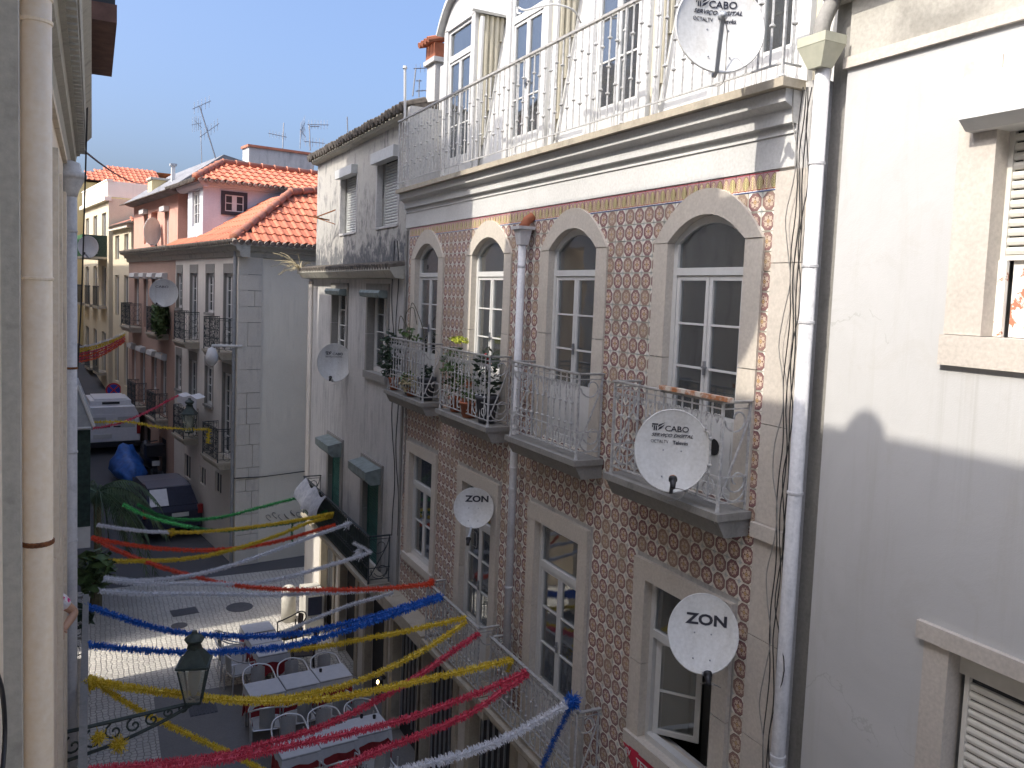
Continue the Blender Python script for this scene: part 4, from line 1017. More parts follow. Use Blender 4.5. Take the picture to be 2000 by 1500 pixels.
glazed(eb, FE, ax_+.05, 4.35, 5.15, Z(1.75), Z(2.8), rows=3, name='attic_side_window', handle=False)
rt = .42; rz = ze+.03; rd_ = 1.75
roof_plane(eb, FE, (ax_-.3, ay-.3, rz), (1, 0, 0), (0, 1, rt), [(0.05, 0), (9, 0), (9, rd_*1.085), (rd_*.72, rd_*1.085)], limit=200)
rtop = rz+rt*rd_
ridge(eb, FE, (ax_-.3, ay-.3, rz+.06), (ax_-.3+rd_*.72, ay-.3+rd_, rtop+.08), .10); ridge(eb, FE, (ax_-.3+rd_*.72, ay-.3+rd_, rtop+.08), (9, ay-.3+rd_, rtop+.08), .10)
m = MB(FE); m.v = [Vector(p) for p in ((ax_-.3, ay-.3, rz), (ax_-.3+rd_*.72, ay-.3+rd_, rtop), (ax_-.3+rd_*.72, 7.2, rtop), (ax_-.3, 7.2, rz))]; m.f = [(0,1,2,3)]; m.uv = [None]; m.build('roof_side', 'oldtile', eb)
m = MB(FE); m.v = [Vector(p) for p in ((9, ay-.3+rd_, rtop), (9, 7.6, rz), (ax_, 7.6, rz), (ax_-.3+rd_*.72, ay-.3+rd_, rtop))]; m.f = [(0,1,2,3)]; m.uv = [None]; m.build('roof_back', 'oldtile', eb)
eave_tiles(eb, FE, (ax_-.25, ay-.32, rz-.02), (7, ay-.32, rz-.02), (0, -1, -.3)); eave_tiles(eb, FE, (ax_-.32, ay-.3, rz-.02), (ax_-.32, 7.2, rz-.02), (-1, 0, -.3), mat='oldtile')
# white pipe on the roof (lit strip in the valley)
m = MB(FE); m.box(.9, 3.4, 3.5, 3.56, top-.12, top-.02); None
# ================= pink brown building ===================================
fb = thing('pink_building', 'narrow house with brown pink lower wall and sunlit salmon top floor', 'house', mat=FE @ Matrix.Translation((0, 6.7, 0)))
fu = [(7.85, 8.65, -1.7, .15), (9.35, 10.1, -1.7, .15), (10.85, 11.5, -1.7, .15), (12.4, 13.2, -1.7, .15), (7.85, 8.65, -4.6, -2.6), (9.35, 10.1, -3.9, -2.6), (11.2, 12.0, -4.6, -2.6), (12.9, 13.6, -3.9, -2.6), (7.8, 8.8, G, -5.4), (10.2, 11.2, G, -5.4), (12.6, 13.6, G, -5.4)]
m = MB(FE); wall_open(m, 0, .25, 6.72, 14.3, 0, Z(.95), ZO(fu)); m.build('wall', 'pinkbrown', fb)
m = MB(FE); m.prism(prf, 'y', 6.681, 14.5); m.build('cornice', 'cornice_old', fb)
m = MB(FE); m.box(.6, 9, 6.72, 14.2, 0, Z(1.0)); m.build('interior', 'mid_in', fb)
for k, (a, c, z0, z1) in enumerate(fu):
    if k < 8:
        glazed(fb, FE, .09, a, c, Z(z0), Z(z1), rows=3, name='window', handle=False, curtain=[(a+.05, c-.05, Z(z0), Z(z1))])
        m = MB(FE); m.prism([(0, Z(z1)+.16), (-.17, Z(z1)+.14), (-.2, Z(z1)), (-.12, Z(z1)-.06), (0, Z(z1)-.06)], 'y', a-.06, c+.06); m.build('shutter_box', 'white_paint' if k < 4 else 'shutter_b', fb)
    else:
        m = MB(FE); m.box(.1, .14, a, c, 0, Z(z1)); m.build('door', 'dark_in', fb)
for (a, b, zf) in ((7.6, 9.0, -1.75), (11.9, 13.6, -1.75), (7.6, 8.9, -4.65), (10.9, 12.3, -4.65)):
    iron_balcony(fb, a, b, -.40, .02, Z(zf), Z(zf+.88), F=FE, mat='dark_iron', rail='dark_iron', style='lattice', slab_mat='slabstone')
eave_tiles(fb, FE, (-.30, 6.8, zr-.02), (-.30, 14.4, zr-.02), (-1, 0, -.3), mat='oldtile')
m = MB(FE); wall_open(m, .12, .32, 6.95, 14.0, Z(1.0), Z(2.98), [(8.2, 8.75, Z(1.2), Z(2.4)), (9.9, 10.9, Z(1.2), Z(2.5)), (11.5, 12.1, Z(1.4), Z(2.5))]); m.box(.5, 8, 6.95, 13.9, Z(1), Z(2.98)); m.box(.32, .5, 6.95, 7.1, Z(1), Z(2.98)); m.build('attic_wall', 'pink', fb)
for (a, c, z0, z1) in ((8.2, 8.75, 1.2, 2.4), (11.5, 12.1, 1.4, 2.5)):
    glazed(fb, FE, .2, a, c, Z(z0), Z(z1), rows=2, name='attic_window', handle=False)
    m = MB(FE); m.box(-.06, .11, a-.08, c+.08, Z(z1), Z(z1)+.16); m.build('shutter_box', 'white_paint', fb)
m = MB(FE); m.prism([(.1, Z(2.9)), (-.2, Z(2.98)), (-.2, Z(3.03)), (1.5, Z(4.3)), (8, Z(2.98))], 'y', 6.7, 14.3); m.build('roof', 'roofgrey', fb)
m = MB(FE); m.prism([(-.1, Z(2.99)), (-.35, Z(2.93)), (-.35, Z(2.96)), (-.1, Z(3.06))], 'y', 6.6, 14.4); m.build('eave', 'oldtile', fb)
for i in range(5): pass
# ================= buildings farther along the street ====================
def far_house(name, label, y0, y1, x0, zt, mat, rows_, cols_, roof=None, depth=8, bal=False, mat2=None, base=0, F=None, zc=None):
    F = F or FE
    b = thing(name, label, 'house', mat=F @ Matrix.Translation((x0, y0, 0)))
    L = (y1-y0)/cols_; ops = []
    for (z0, z1) in rows_:
        for k in range(cols_): c = y0+(k+.5)*L; ops.append((c-L*.22, c+L*.22, z0, z1))
    m = MB(F); wall_open(m, x0, x0+.3, y0, y1, base, Z(zt), ZO(ops)); m.box(x0+.3, x0+depth, y0, y1, base, Z(zt)); m.build('wall', mat, b)
    for (a, c, z0, z1) in ops:
        q = MB(F); q.box(x0+.12, x0+.16, a, c, Z(z0), Z(z1)); w_ = q.build('window', 'dark_in', b)
        q = MB(F); ym = (a+c)/2
        for yy in (a, ym-.03, c-.06): q.box(x0+.08, x0+.119, yy, yy+.06, Z(z0), Z(z1))
        q.box(x0+.085, x0+.118, a+.06, c-.06, Z(z1)-.07, Z(z1)); q.build('frame', 'shutter_w', w_)
        if bal and (z1-z0) > 1.5:
            q = MB(F); q.box(x0-.35, x0, a-.2, c+.2, Z(z0)-.12, Z(z0)); s_ = q.build('balcony', 'slabstone', b)
            q = MB(F); n = 7
            for i in range(n+1): yy = a-.2+(c-a+.4)*i/n; q.box(x0-.35, x0-.33, yy-.01, yy+.01, Z(z0), Z(z0)+.85)
            q.box(x0-.36, x0-.32, a-.2, c+.2, Z(z0)+.85, Z(z0)+.9); q.build('railing', 'dark_iron', s_)
    m = MB(F); m.box(x0-.18, x0+.1, y0-.05, y1+.05, Z(zt)-.12, Z(zt)+.06); m.build('cornice', mat2 or 'cream_wall', b)
    if roof == 'tile':
        m = MB(F); m.v = [Vector(p) for p in ((x0-.3, y0-.3, Z(zt)+.06), (x0+2.2, y0+1.8, Z(zt)+1.1), (x0+2.2, y1, Z(zt)+1.1), (x0-.3, y1, Z(zt)+.06), (x0+depth, y0-.3, Z(zt)+.06), (x0+depth, y0+1.8, Z(zt)+1.1))]
        m.f = [(0, 1, 2, 3)]; m.uv = [None]; m.build('roof_side', 'ridge_tile', b)
        roof_plane(b, F, (x0-.3, y0-.3, Z(zt)+.07), (1, 0, 0), (0, 2.1, 1.04), [(0, 0), (depth*.6, 0), (depth*.6, 2.3), (2.5, 2.3)], limit=60)
        m = MB(F); m.v = [Vector(p) for p in ((x0+2.2, y0+1.8, Z(zt)+1.1), (x0+depth, y0+1.8, Z(zt)+1.1), (x0+depth, y1, Z(zt)+.06), (x0, y1, Z(zt)+.06))]; m.f = [(0,1,2,3)]; m.uv = [None]; m.build('roof_back', 'ridge_tile', b)
    elif roof == 'flat':
        m = MB(F); m.box(x0-.05, x0+.15, y0, y1, Z(zt)+.061, Z(zt)+.75); m.box(x0-.08, x0+.18, y0-.03, y1+.03, Z(zt)+.75, Z(zt)+.82); m.box(x0+.15, x0+depth, y0, y0+.15, Z(zt)+.061, Z(zt)+.75); m.build('parapet', mat2 or 'cream_wall', b)
    return b
far_house('yellow_house', 'pale yellow sunlit house just beyond the salmon top floor, small red roof', 14.5, 18.5, .12, 2.25, 'paleyellow', [(.9, 1.9), (-1.5, .2), (-4.4, -2.6)], 2, 'tile')
g1 = far_house('cream_house', 'cream house with a flat parapet roof and green balcony screens', 18.8, 26, .0, 3.6, 'paleyellow', [(1.6, 3.0), (-1.2, .6), (-4.2, -2.4)], 3, 'flat', bal=True)
far_house('tall_yellow_house', 'tall yellow house with an orange tiled hip roof farther down the street', 26.5, 35, -.5, 5.0, 'yellow', [(3.2, 4.4), (.6, 2.4), (-2.4, -.4), (-5, -3.4)], 3, 'tile', bal=True)
far_house('shaded_house', 'grey beige house with rows of balconies closing the far end of the street', 35.5, 47, -1.8, 4.6, 'paleyellow', [(2.4, 4.0), (-.4, 1.4), (-3.2, -1.4), (-6, -4.2)], 5, 'tile', bal=True)
FS = Matrix.Translation((-2.0, 68, G)) @ Matrix.Rotation(math.radians(35), 4, 'Z')
far_house('end_house', 'pinkish house front closing the street beyond the balconies', 0, 16, -3, 6.8, 'pinkbrown', [(4.0, 6.0), (.8, 2.8), (-2.4, -.4), (-5.6, -3.6)], 6, 'tile', bal=True, F=FS)
# green screened balcony on the cream house
m = MB(FE); m.box(-1.0, -.0, 19.2, 21.6, Z(.9), Z(1.0)); 
gb = thing('green_balcony', 'balcony wrapped in green cloth with an orange edge below the cream parapet', 'balcony', mat=FE @ Matrix.Translation((-.5, 20.4, Z(.95))))
m.build('slab', 'slabstone', gb); m = MB(FE); m.box(-1.0, -.97, 19.2, 21.6, Z(1.0), Z(1.95)); m.build('screen', 'screen_green' if 'screen_green' in M else 'leaf', gb); m = MB(FE); m.box(-.97, .0, 19.2, 19.23, Z(1.0), Z(1.95)); m.build('screen', 'mesh_green', gb)
# chimneys and roof details behind the corner house
def chimney(label, F, x0, x1, y0, y1, z0, z1, mat='oldwall', cap='ridge_tile'):
    c = thing('chimney', label, 'chimney', mat=F @ Matrix.Translation(((x0+x1)/2, (y0+y1)/2, z0)))
    m = MB(F); m.box(x0, x1, y0, y1, z0, z1); m.build('stack', mat, c); m = MB(F); m.box(x0-.05, x1+.05, y0-.05, y1+.05, z1+.001, z1+.08); m.build('cap', cap, c); return c
chimney('long grey rendered chimney with loose red tiles on top behind the orange roof', FE, 2.3, 4.6, 6.6, 7.3, Z(3.0), Z(4.65))
chimney('slim white flue pipe above the grey roof', FE, .5, .62, 9.5, 9.62, Z(3.1), Z(4.1), 'white_paint', 'zinc')
chimney('small sunlit yellow chimney by the flue pipe', FE, .2, .8, 11.2, 11.9, Z(3.1), Z(3.75), 'yellow', 'cornice_old')
ca, cb = atY(838, 112, 13.5), atY(838, 76, 13.5)
chq = chimney('pale chimney with a red tiled cap half hidden by the first curved dormer', ID, ca.x+.12, ca.x+.5, 13.5, 13.9, 2.98, ca.z-.05, 'white_wall', 'white_wall')
m = MB()
for i in range(4): m.lathe((ca.x-.03+.0*i, 13.46+.14*i, cb.z-.02), [(.05, -.02), (.055, .35)], 7, (1, 0, .3))
m.box(ca.x+.10, ca.x+.5, 13.48, 13.92, ca.z+.04, cb.z-.03)
m.build('tiled_cap', 'terracotta', chq)
# ================= left side ============================================
XL = -.25
lb = thing('near_left_building', 'beige and grey house wall seen edge on along the left with a deep dentil cornice', 'house', (XL, 5, G))
PY0 = 9.0
m = MB(); m.box(-6, -1.3, -9, 10.45, G, 1.40); wall_open(m, -1.3, XL, -9, 10.45, G, 1.40, [(PY0-.55, PY0+.45, -5.0, -2.9)]); m.build('wall', 'left_beige', lb)
# profile of the cornice projecting to the street
cp = [(XL, 1.16), (XL+.03, 1.17), (XL+.05, 1.24), (XL+.09, 1.26), (XL+.10, 1.33), (XL+.13, 1.335), (XL+.13, 1.41), (XL+.19, 1.42), (XL+.20, 1.50), (XL+.245, 1.55), (XL+.245, 1.62), (XL, 1.66)]
m = MB(); m.prism(cp, 'y', -9, 10.4); m.build('cornice', 'cornice_old', lb)
dm_ = MB(); dm_.box(0, .05, -.045, .045, 0, .065); dme = dm_.mesh('dentil', 'cornice_old')
for i in range(46): inst('dentil', dme, lb, (XL+.131, 3.9+i*.14, 1.34))
# mouldings of the pilaster nearest the camera, window surrounds farther on
for (y0, y1, d, z0) in ((2.30, 2.74, .02, -9),):
    m = MB(); m.box(XL, XL+d, y0, y1, max(z0, G), 1.158); m.build('pilaster_moulding', 'leftwall', lb)
for (y0, y1, d, z0, z1) in ((5.2, 5.5, .035, -2.2, .95), (6.3, 6.5, .05, -1.9, .85), (7.4, 7.6, .04, -5, .8), (8.3, 8.6, .045, -5, .75)):
    m = MB(); m.box(XL, XL+d, y0, y1, z0, z1); m.build('jamb_moulding', 'leftwall', lb)
m = MB(); m.prism([(XL, 1.1), (XL+.035, 1.1), (XL+.035, 1.158), (XL, 1.158)], 'y', -9, 10.3); m.build('string_course', 'leftwall', lb)
m = MB(); m.box(XL, XL+.055, 2.90, 2.96, -3.6, 1.158); m.build('mouldy_strip', 'cornice_old', lb, label='narrow mould darkened stone strip beside the beige drainpipe')
# attic storeys that shade the street (their eaves sit behind the cornice)
m = MB(); m.box(-6, -.32, -9, 4.72, 1.62, 4.16); m.box(-6, -.32, 4.72, 8.6, 1.62, 5.96); m.box(-6, -.32, 8.6, 9.72, 1.62, 4.1); m.box(-6, -.33, 9.72, 10.45, 1.62, 8.3); m.build('attic', 'beige_wall', lb)
m = MB(); m.prism([(-6, 4.17), (-.24, 4.17), (-.24, 4.24), (-6, 5)], 'y', -9, 4.719); m.prism([(-6, 5.97), (-.27, 5.97), (-.27, 6.02), (-6, 7)], 'y', 4.72, 8.6); m.build('roof', 'oldtile', lb)
m = MB(); m.lathe((-.3, 3.25, 4.17), [(.06, 0), (.06, .04), (.15, .05), (.17, .10), (.12, .17), (.02, .2)], 14); solid('chimney_cowl', m, 'zinc', 'round metal chimney cowl on the left roof edge', 'chimney', (-.3, 3.35, 4.2))
rb2 = thing('roof_balcony', 'dark roof balcony slab overhanging the street at the top left', 'balcony', (-.05, 6.5, 1.8))
a = atY(172, 145, 8.2); c = atY(230, 28, 6.2)
zs = a.z; 
bx = [atZ(172, 147, zs), atZ(217, 150, zs), atZ(230, 45, zs), atZ(176, 20, zs)]
x1 = (bx[1].x+bx[2].x)/2
m = MB(); m.box(-.3, x1, bx[2].y, bx[1].y, zs, zs+.12); m.build('slab', 'slab_brown' if 'slab_brown' in M else 'oldtile', rb2)
m = MB(); m.box(x1-.06, x1, bx[2].y+.05, bx[1].y-.05, zs+.35, zs+.39)
for yy in (bx[2].y+.08, bx[1].y-.1): m.box(x1-.06, x1-.01, yy, yy+.05, zs+.121, zs+.9)
m.box(x1-.25, x1-.01, bx[2].y+.05, bx[2].y+.08, zs+.121, zs+.34); m.build('railing', 'dark_iron', rb2)
l2 = thing('second_left_building', 'tall house on the left beyond the near cornice', 'house', (-1.4, 13, G))
m = MB(); m.prism([(-.9, 10.5), (-.9, 16.6), (-8, 15.6), (-8, 10.5)], 'z', G, 8.3); m.build('wall', 'leftwall', l2)
m = MB(); m.box(-1.7, -.95, 16.55, 18.1, 1.2, 5.6); m.build('sun_block', 'leftwall', l2)  # unseen block added to narrow the sun strip on the weathered house
m = MB(); m.prism([(-.75, 10.5), (-.75, 16.55), (-8, 15.5), (-8, 10.5)], 'z', 8.31, 8.4); m.build('roof', 'oldtile', l2)
l3 = thing('third_left_building', 'low house on the left beyond the side street', 'house', (-1.2, 25, G))
FL = Matrix.Translation((-.85, 18.35, G)) @ Matrix.Rotation(EA, 4, 'Z')
m = MB(FL); m.box(-8, 0, 0, 60, 0, 12.95); m.build('wall', 'leftwall', l3)
m = MB(FL); m.prism([(-8, 14.4), (.12, 13.05), (.12, 12.96), (-8, 12.96)], 'y', -.1, 60); m.build('roof', 'oldtile', l3)
# ================= left pipes and small left things ======================
def pipe(name, label, x, y, r, z0, z1, mat, collars, cmat=None, hopper=False):
    p = thing(name, label, 'drainpipe', (x, y, max(z0, G)))
    m = MB(); m.smooth = True; m.tube([(x, y, z0), (x, y, z1)], r, 20); m.build('pipe', mat, p)
    for z, h, mm in collars:
        m = MB(); m.lathe((x, y, z), [(r*.98, 0), (r*1.09, .004), (r*1.09, h), (r*.98, h+.004)], 20); m.build('collar', mm, p)
    return p
P1 = atX(72, 700, -.19)
pipe('drainpipe', 'thick beige drainpipe in the foreground at the left edge', -.19, P1.y, .0545, G, 2.6, 'beige_pipe', [(atX(72, 1066, -.19).z-.01, .018, 'rust'), (atX(72, 548, -.19).z, .012, 'beige_pipe'), (atX(72, 60, -.19).z, .015, 'beige_pipe'), (atX(72, 15, -.19).z, .02, 'beige_pipe')])
P2 = atX(138, 900, -.19)
p2 = pipe('drainpipe', 'slender white drainpipe with a moulded funnel head beyond the near cornice', -.19, P2.y, .060, G, atX(138, 385, -.19).z, 'pipe', [(atX(138, 455, -.19).z, .02, 'pipe'), (atX(138, 720, -.19).z, .02, 'rust'), (atX(138, 885, -.19).z, .02, 'pipe'), (atX(138, 1060, -.19).z, .02, 'pipe')])
for z_ in (-.9, .55):
    m = MB(); m.box(-.25, -.235, P1.y-.075, P1.y+.075, z_, z_+.022); m.lathe((-.19, P1.y, z_), [(.0545, 0), (.0575, .002), (.0575, .02), (.0545, .022)], 20)
    m.box(-.245, -.19, P1.y+.052, P1.y+.066, z_+.003, z_+.019)
    solid('pipe_clamp', m, 'rust', ['rusty clamp low on the beige drainpipe', 'rusty clamp high on the beige drainpipe'][z_ > 0], 'clamp', (-.25, P1.y, z_)) if False else None
zt = atX(138, 385, -.19).z
m = MB(); m.smooth = True; m.lathe((-.19, P2.y, zt-.01), [(.06, 0), (.075, .06), (.12, .16), (.13, .18), (.145, .185), (.15, .22), (.10, .25), (.085, .33), (.02, .35)], 20); m.build('funnel_head', 'pipe', p2)
m = MB(); pts = [atY(172, 142, 8.3), atY(168, 300, 8.6), atY(165, 400, 9), atY(160, 560, 9.6), atY(152, 720, 10.2)]
m.tube(smooth_path(pts, 5), .010, 4); solid('cable', m, 'cable', 'dark cable hanging from the roof balcony at top left', 'cable', pts[-1])
m = MB(); a = atY(150, 283, 10.3); b = FE @ Vector((.3, 11.5, Z(3.8))); pts = [a+(b-a)*t-Vector((0, 0, 1.1*t*(1-t))) for t in [i/10 for i in range(11)]]; m.tube(pts, .012, 4); solid('cable', m, 'cable', 'thin wire slung across the blue sky from the left cornice to the small chimney', 'cable', a)
# green enclosed balcony with white frame beyond the white pipe
ge = thing('enclosed_balcony', 'dark green enclosed balcony with a blue white edge beyond the white pipe', 'balcony', (-.3, 13, -3))
y0, y1 = 12.6, 13.6; xa = -.02
m = MB(); m.box(-.9, xa, y0, y1, -3.4, -2.05); m.build('panel', 'mesh_green', ge)
m = MB(); m.prism([(-.9, -1.45), (-.18, -1.45), (xa+.03, -2.0), (xa+.03, -2.048), (-.9, -2.048)], 'y', y0-.05, y1+.05); m.build('awning', 'zinc', ge)
m = MB(); m.tube([(-.17, y0-.06, -1.44), (xa+.04, y0-.06, -2.0)], .025, 5); m.tube([(xa+.01, y0-.06, -2.02), (-.9, y0-.06, -2.02)], .02, 5); m.build('frame', 'white_paint', ge)
m = MB(); m.box(-.9, xa, y0, y1, -3.7, -3.405); m.build('base', 'white_paint', ge)
# near left balcony with an edge on railing
LBz = -4.15
lbal = thing('left_balcony', 'iron balcony on the left seen edge on with plants behind its rail', 'balcony', (-.15, 8.5, -5.05))
yf = atZ(166, 1165, LBz).y; xf = -.07
m = MB(); m.box(-.35, xf+.03, 5.2, yf+.05, -5.15, -5.0); m.build('slab', 'slabstone', lbal)
m = MB(); m.box(xf-.035, xf+.035, 5.2, yf, LBz, LBz+.03); m.build('handrail', 'greystone', lbal)
n = 26
bm = MB(); bm.tube([(0, 0, 0), (0, 0, LBz+5.0)], .012, 5); bme = bm.mesh('baluster', 'greystone')
for i in range(n+1): inst('baluster', bme, lbal, (xf, 5.2+(yf-5.25)*i/n, -5.0))
for k, z in enumerate((LBz+.0, LBz-.35, LBz-.55)):
    m = MB(); m.tube([(-.3, yf-.01, z), (xf, yf-.01, z)], .018, 5); m.build('end_rail', 'greystone', lbal)
m = MB()
for k in range(3): m.tube(spiral((-.18, yf-.02, LBz-.15-k*.27), .03, .11, 0, 7, (1, 0, 0), (0, 0, 1)), .008, 4, False)
m.build('end_scroll', 'dark_iron', lbal)
# ================= foliage ==============================================
def leaves(mb, c, r, n, size, sq=(1, 1, 1), droop=0, rnd=random):
    c = Vector(c)
    for i in range(n):
        d = Vector((rnd.gauss(0, 1), rnd.gauss(0, 1), rnd.gauss(0, 1))).normalized()*(rnd.random()**.45)
        p = c+Vector((d.x*r*sq[0], d.y*r*sq[1], d.z*r*sq[2]))
        a = Vector((rnd.gauss(0, 1), rnd.gauss(0, 1), rnd.gauss(0, .5)-droop)).normalized(); b = a.cross(Vector((rnd.gauss(0, 1), rnd.gauss(0, 1), rnd.gauss(0, 1)))).normalized()
        s = size*rnd.uniform(.6, 1.3); mb.quad(p-a*s, p+b*s*.42, p+a*s, p-b*s*.42)
def potted(label, base, pot, pr, ph, clumps, stems=(), cat='plant', group=None, extra=None):
    base = Vector(base); t = thing('potted_plant', label, cat, base, group=group)
    m = MB(); m.smooth = True; m.lathe(base, [(pr*.72, 0), (pr, ph*.85), (pr*1.08, ph*.86), (pr*1.08, ph), (pr*.9, ph), (pr*.9, ph*.9)], 16); m.build('pot', pot, t)
    if stems:
        m = MB()
        for s in stems: m.tube(smooth_path([base+Vector(q) for q in s], 5), .006, 4)
        m.build('stem', 'stem', t)
    for (c, r, n, sz, mat, sq) in clumps:
        m = MB(); leaves(m, base+Vector(c), r, n, sz, sq); m.build('foliage', mat, t, kind='stuff' if n > 60 else None)
    return t
fl = UPZ+.01
potted('large dark grey pot with a red saucer pot in the far balcony corner', (4.42, 11.45, fl), 'pot_grey', .13, .34, [((0, 0, .42), .12, 50, .05, 'leaf_dark', (1, 1, 1))])
potted('tall dark bush leaning out at the far end of the farthest balcony', (4.36, 12.75, fl), 'terracotta', .09, .2, [((-.06, .08, .55), .30, 420, .05, 'leaf_dark', (.6, .5, 1.4))])
potted('straggly tall plant with arching stems above the farthest balcony rail', (4.40, 12.15, fl), 'pot_grey', .09, .2, [((-.02, .1, .95), .12, 40, .05, 'leaf', (1, 1.6, .8)), ((-.02, -.3, .9), .08, 12, .05, 'leaf', (1, 1, 1))],
       [((0, 0, .2), (0, .05, .8), (-.05, .12, 1.2), (-.05, -.2, 1.35), (-.05, -.4, 1.1)), ((0, 0, .2), (0, .15, .9), (-.03, .4, 1.2), (0, .6, .95)), ((0, 0, .2), (-.02, 0, 1.0), (-.03, -.1, 1.42), (-.03, -.5, 1.15), (0, -.62, .9))])
potted('low dry bush at the foot of the farthest balcony', (4.36, 11.95, fl), 'terracotta', .08, .12, [((-.03, 0, .2), .2, 260, .035, 'dry', (.7, 1.3, .8)), ((-.03, .05, .25), .16, 120, .035, 'leaf', (.7, 1.2, .8))])
potted('lime yellow flowering plant on the second balcony from the left', (4.38, 10.25, fl), 'terracotta', .09, .2, [((0, -.05, .97), .13, 200, .03, 'leaf_lime', (.8, 2.2, .35)), ((-.02, .1, .55), .25, 260, .045, 'leaf', (.6, 1.3, 1.4))])
potted('round terracotta pot with small grey green plant near the balcony edge', (4.37, 9.75, fl), 'terracotta', .13, .2, [((0, 0, .28), .12, 90, .035, 'leaf', (1, 1, .7))])
t = potted('rose bush with red blooms in a dark grey pot', (4.40, 9.30, fl), 'pot_grey', .14, .34, [((0, 0, .62), .22, 110, .055, 'leaf_dark', (.8, 1.1, 1.4))], [((0, 0, .3), (.0, .05, .7), (-.02, -.05, .95)), ((0, 0, .3), (-.02, -.1, .6), (0, .1, .9))])
m = MB()
for q in ((-.06, -.10, .78), (-.05, -.14, .73), (-.06, -.04, .83)): m.lathe(Vector((4.40, 9.30, fl))+Vector(q), [(.004, 0), (.022, .008), (.024, .02), (.006, .035)], 8)
m.build('bloom', 'petal', t)
potted('plant with orange flowers in a terracotta pot behind the railing', (4.42, 9.98, fl), 'terracotta', .09, .2, [((0, 0, .4), .15, 70, .04, 'leaf', (1, 1, 1)), ((-.04, -.12, .42), .06, 30, .03, 'terracotta', (1, 1, 1))])
# left plants
def bush(name, label, c, r, n, size, mat, cat='plant', sq=(1, 1, 1), trunk=None, droop=0):
    c = Vector(c); base = trunk or (c-Vector((0, 0, r)))
    t = thing(name, label, cat, base)
    m = MB(); m.tube([base, c], [.03, .012], 6); m.build('trunk', 'stem', t)
    m = MB(); leaves(m, c, r, n, size, sq, droop); m.build('crown', mat, t, kind='stuff'); return t
c = atZ(185, 1125, -4.3)
bush('balcony_shrub', 'broad leaved pale green shrub on the left balcony', (c.x+.02, c.y, -4.22), .34, 150, .12, 'leaf', trunk=Vector((-.05, c.y, -5.0)), sq=(.8, 1, 1))
c = atZ(170, 1200, -4.6); bush('balcony_shrub', 'small dark leafy plant lower on the left balcony rail', (c.x-.06, c.y, -4.6), .16, 60, .08, 'leaf_dark', trunk=Vector((-.1, c.y, -5.0)))
c = atZ(150, 1420, -4.7); bush('balcony_shrub', 'dark plant behind the rail at the lower left', (-.2, 7.6, -4.75), .22, 260, .05, 'leaf_dark', trunk=Vector((-.2, 7.6, -5.0)), sq=(.6, 2, .9))
# drooping palm at the side street corner
pb = atZ(205, 1060, G); pt = thing('palm_tree', 'drooping dark green palm at the left behind the garlands', 'tree', (.1, 20.6, G))
hub = Vector((.1, 20.4, -4.75))
m = MB(); m.tube([(.1, 20.6, G), (.12, 20.5, -6), hub], [.12, .09, .08], 8); m.build('trunk', 'stem', pt)
rn = random.Random(5)
for k in range(46):
    an = rn.uniform(0, 6.28); L = rn.uniform(.9, 1.75); el = rn.uniform(.0, 1.2); m = MB()
    d = Vector((math.cos(an), math.sin(an), 0)); P = [hub+d*L*t+Vector((0, 0, el*L*t*.7-1.25*L*t*t)) for t in [i/8 for i in range(9)]]
    m.tube(P, [.015]*8+[.004], 3)
    for i in range(1, 26):
        t = i/26; idx = min(7, int(t*8)); p = P[idx].lerp(P[idx+1], t*8-idx); w_ = d.cross(Vector((0, 0, 1)))
        for sg in (-1, 1):
            q = p+w_*sg*.22*(1-t*.5)+d*.10-Vector((0, 0, .16+.16*rn.random())); nn = d*.02
            m.tri(p-nn, p+nn, q)
    m.build('frond', 'palm_leaf', pt)
# dry grass on the ledge of the weathered house
gr = MB(); b0 = Vector((4.36, 19.7, .42))
for k in range(46):
    a = rn.uniform(0, 6.28); L = rn.uniform(.3, .75); d = Vector((math.cos(a)*.7-.25, math.sin(a)*.6+.3, rn.uniform(-.1, .9))); gr.tube(smooth_path([b0, b0+d*L*.6, b0+d*L+Vector((0, 0, -.12))], 3), .006, 3, False)
solid('dry_grass', gr, 'dry', 'dry straw coloured weeds growing on the tiled ledge corner', 'weeds', b0)
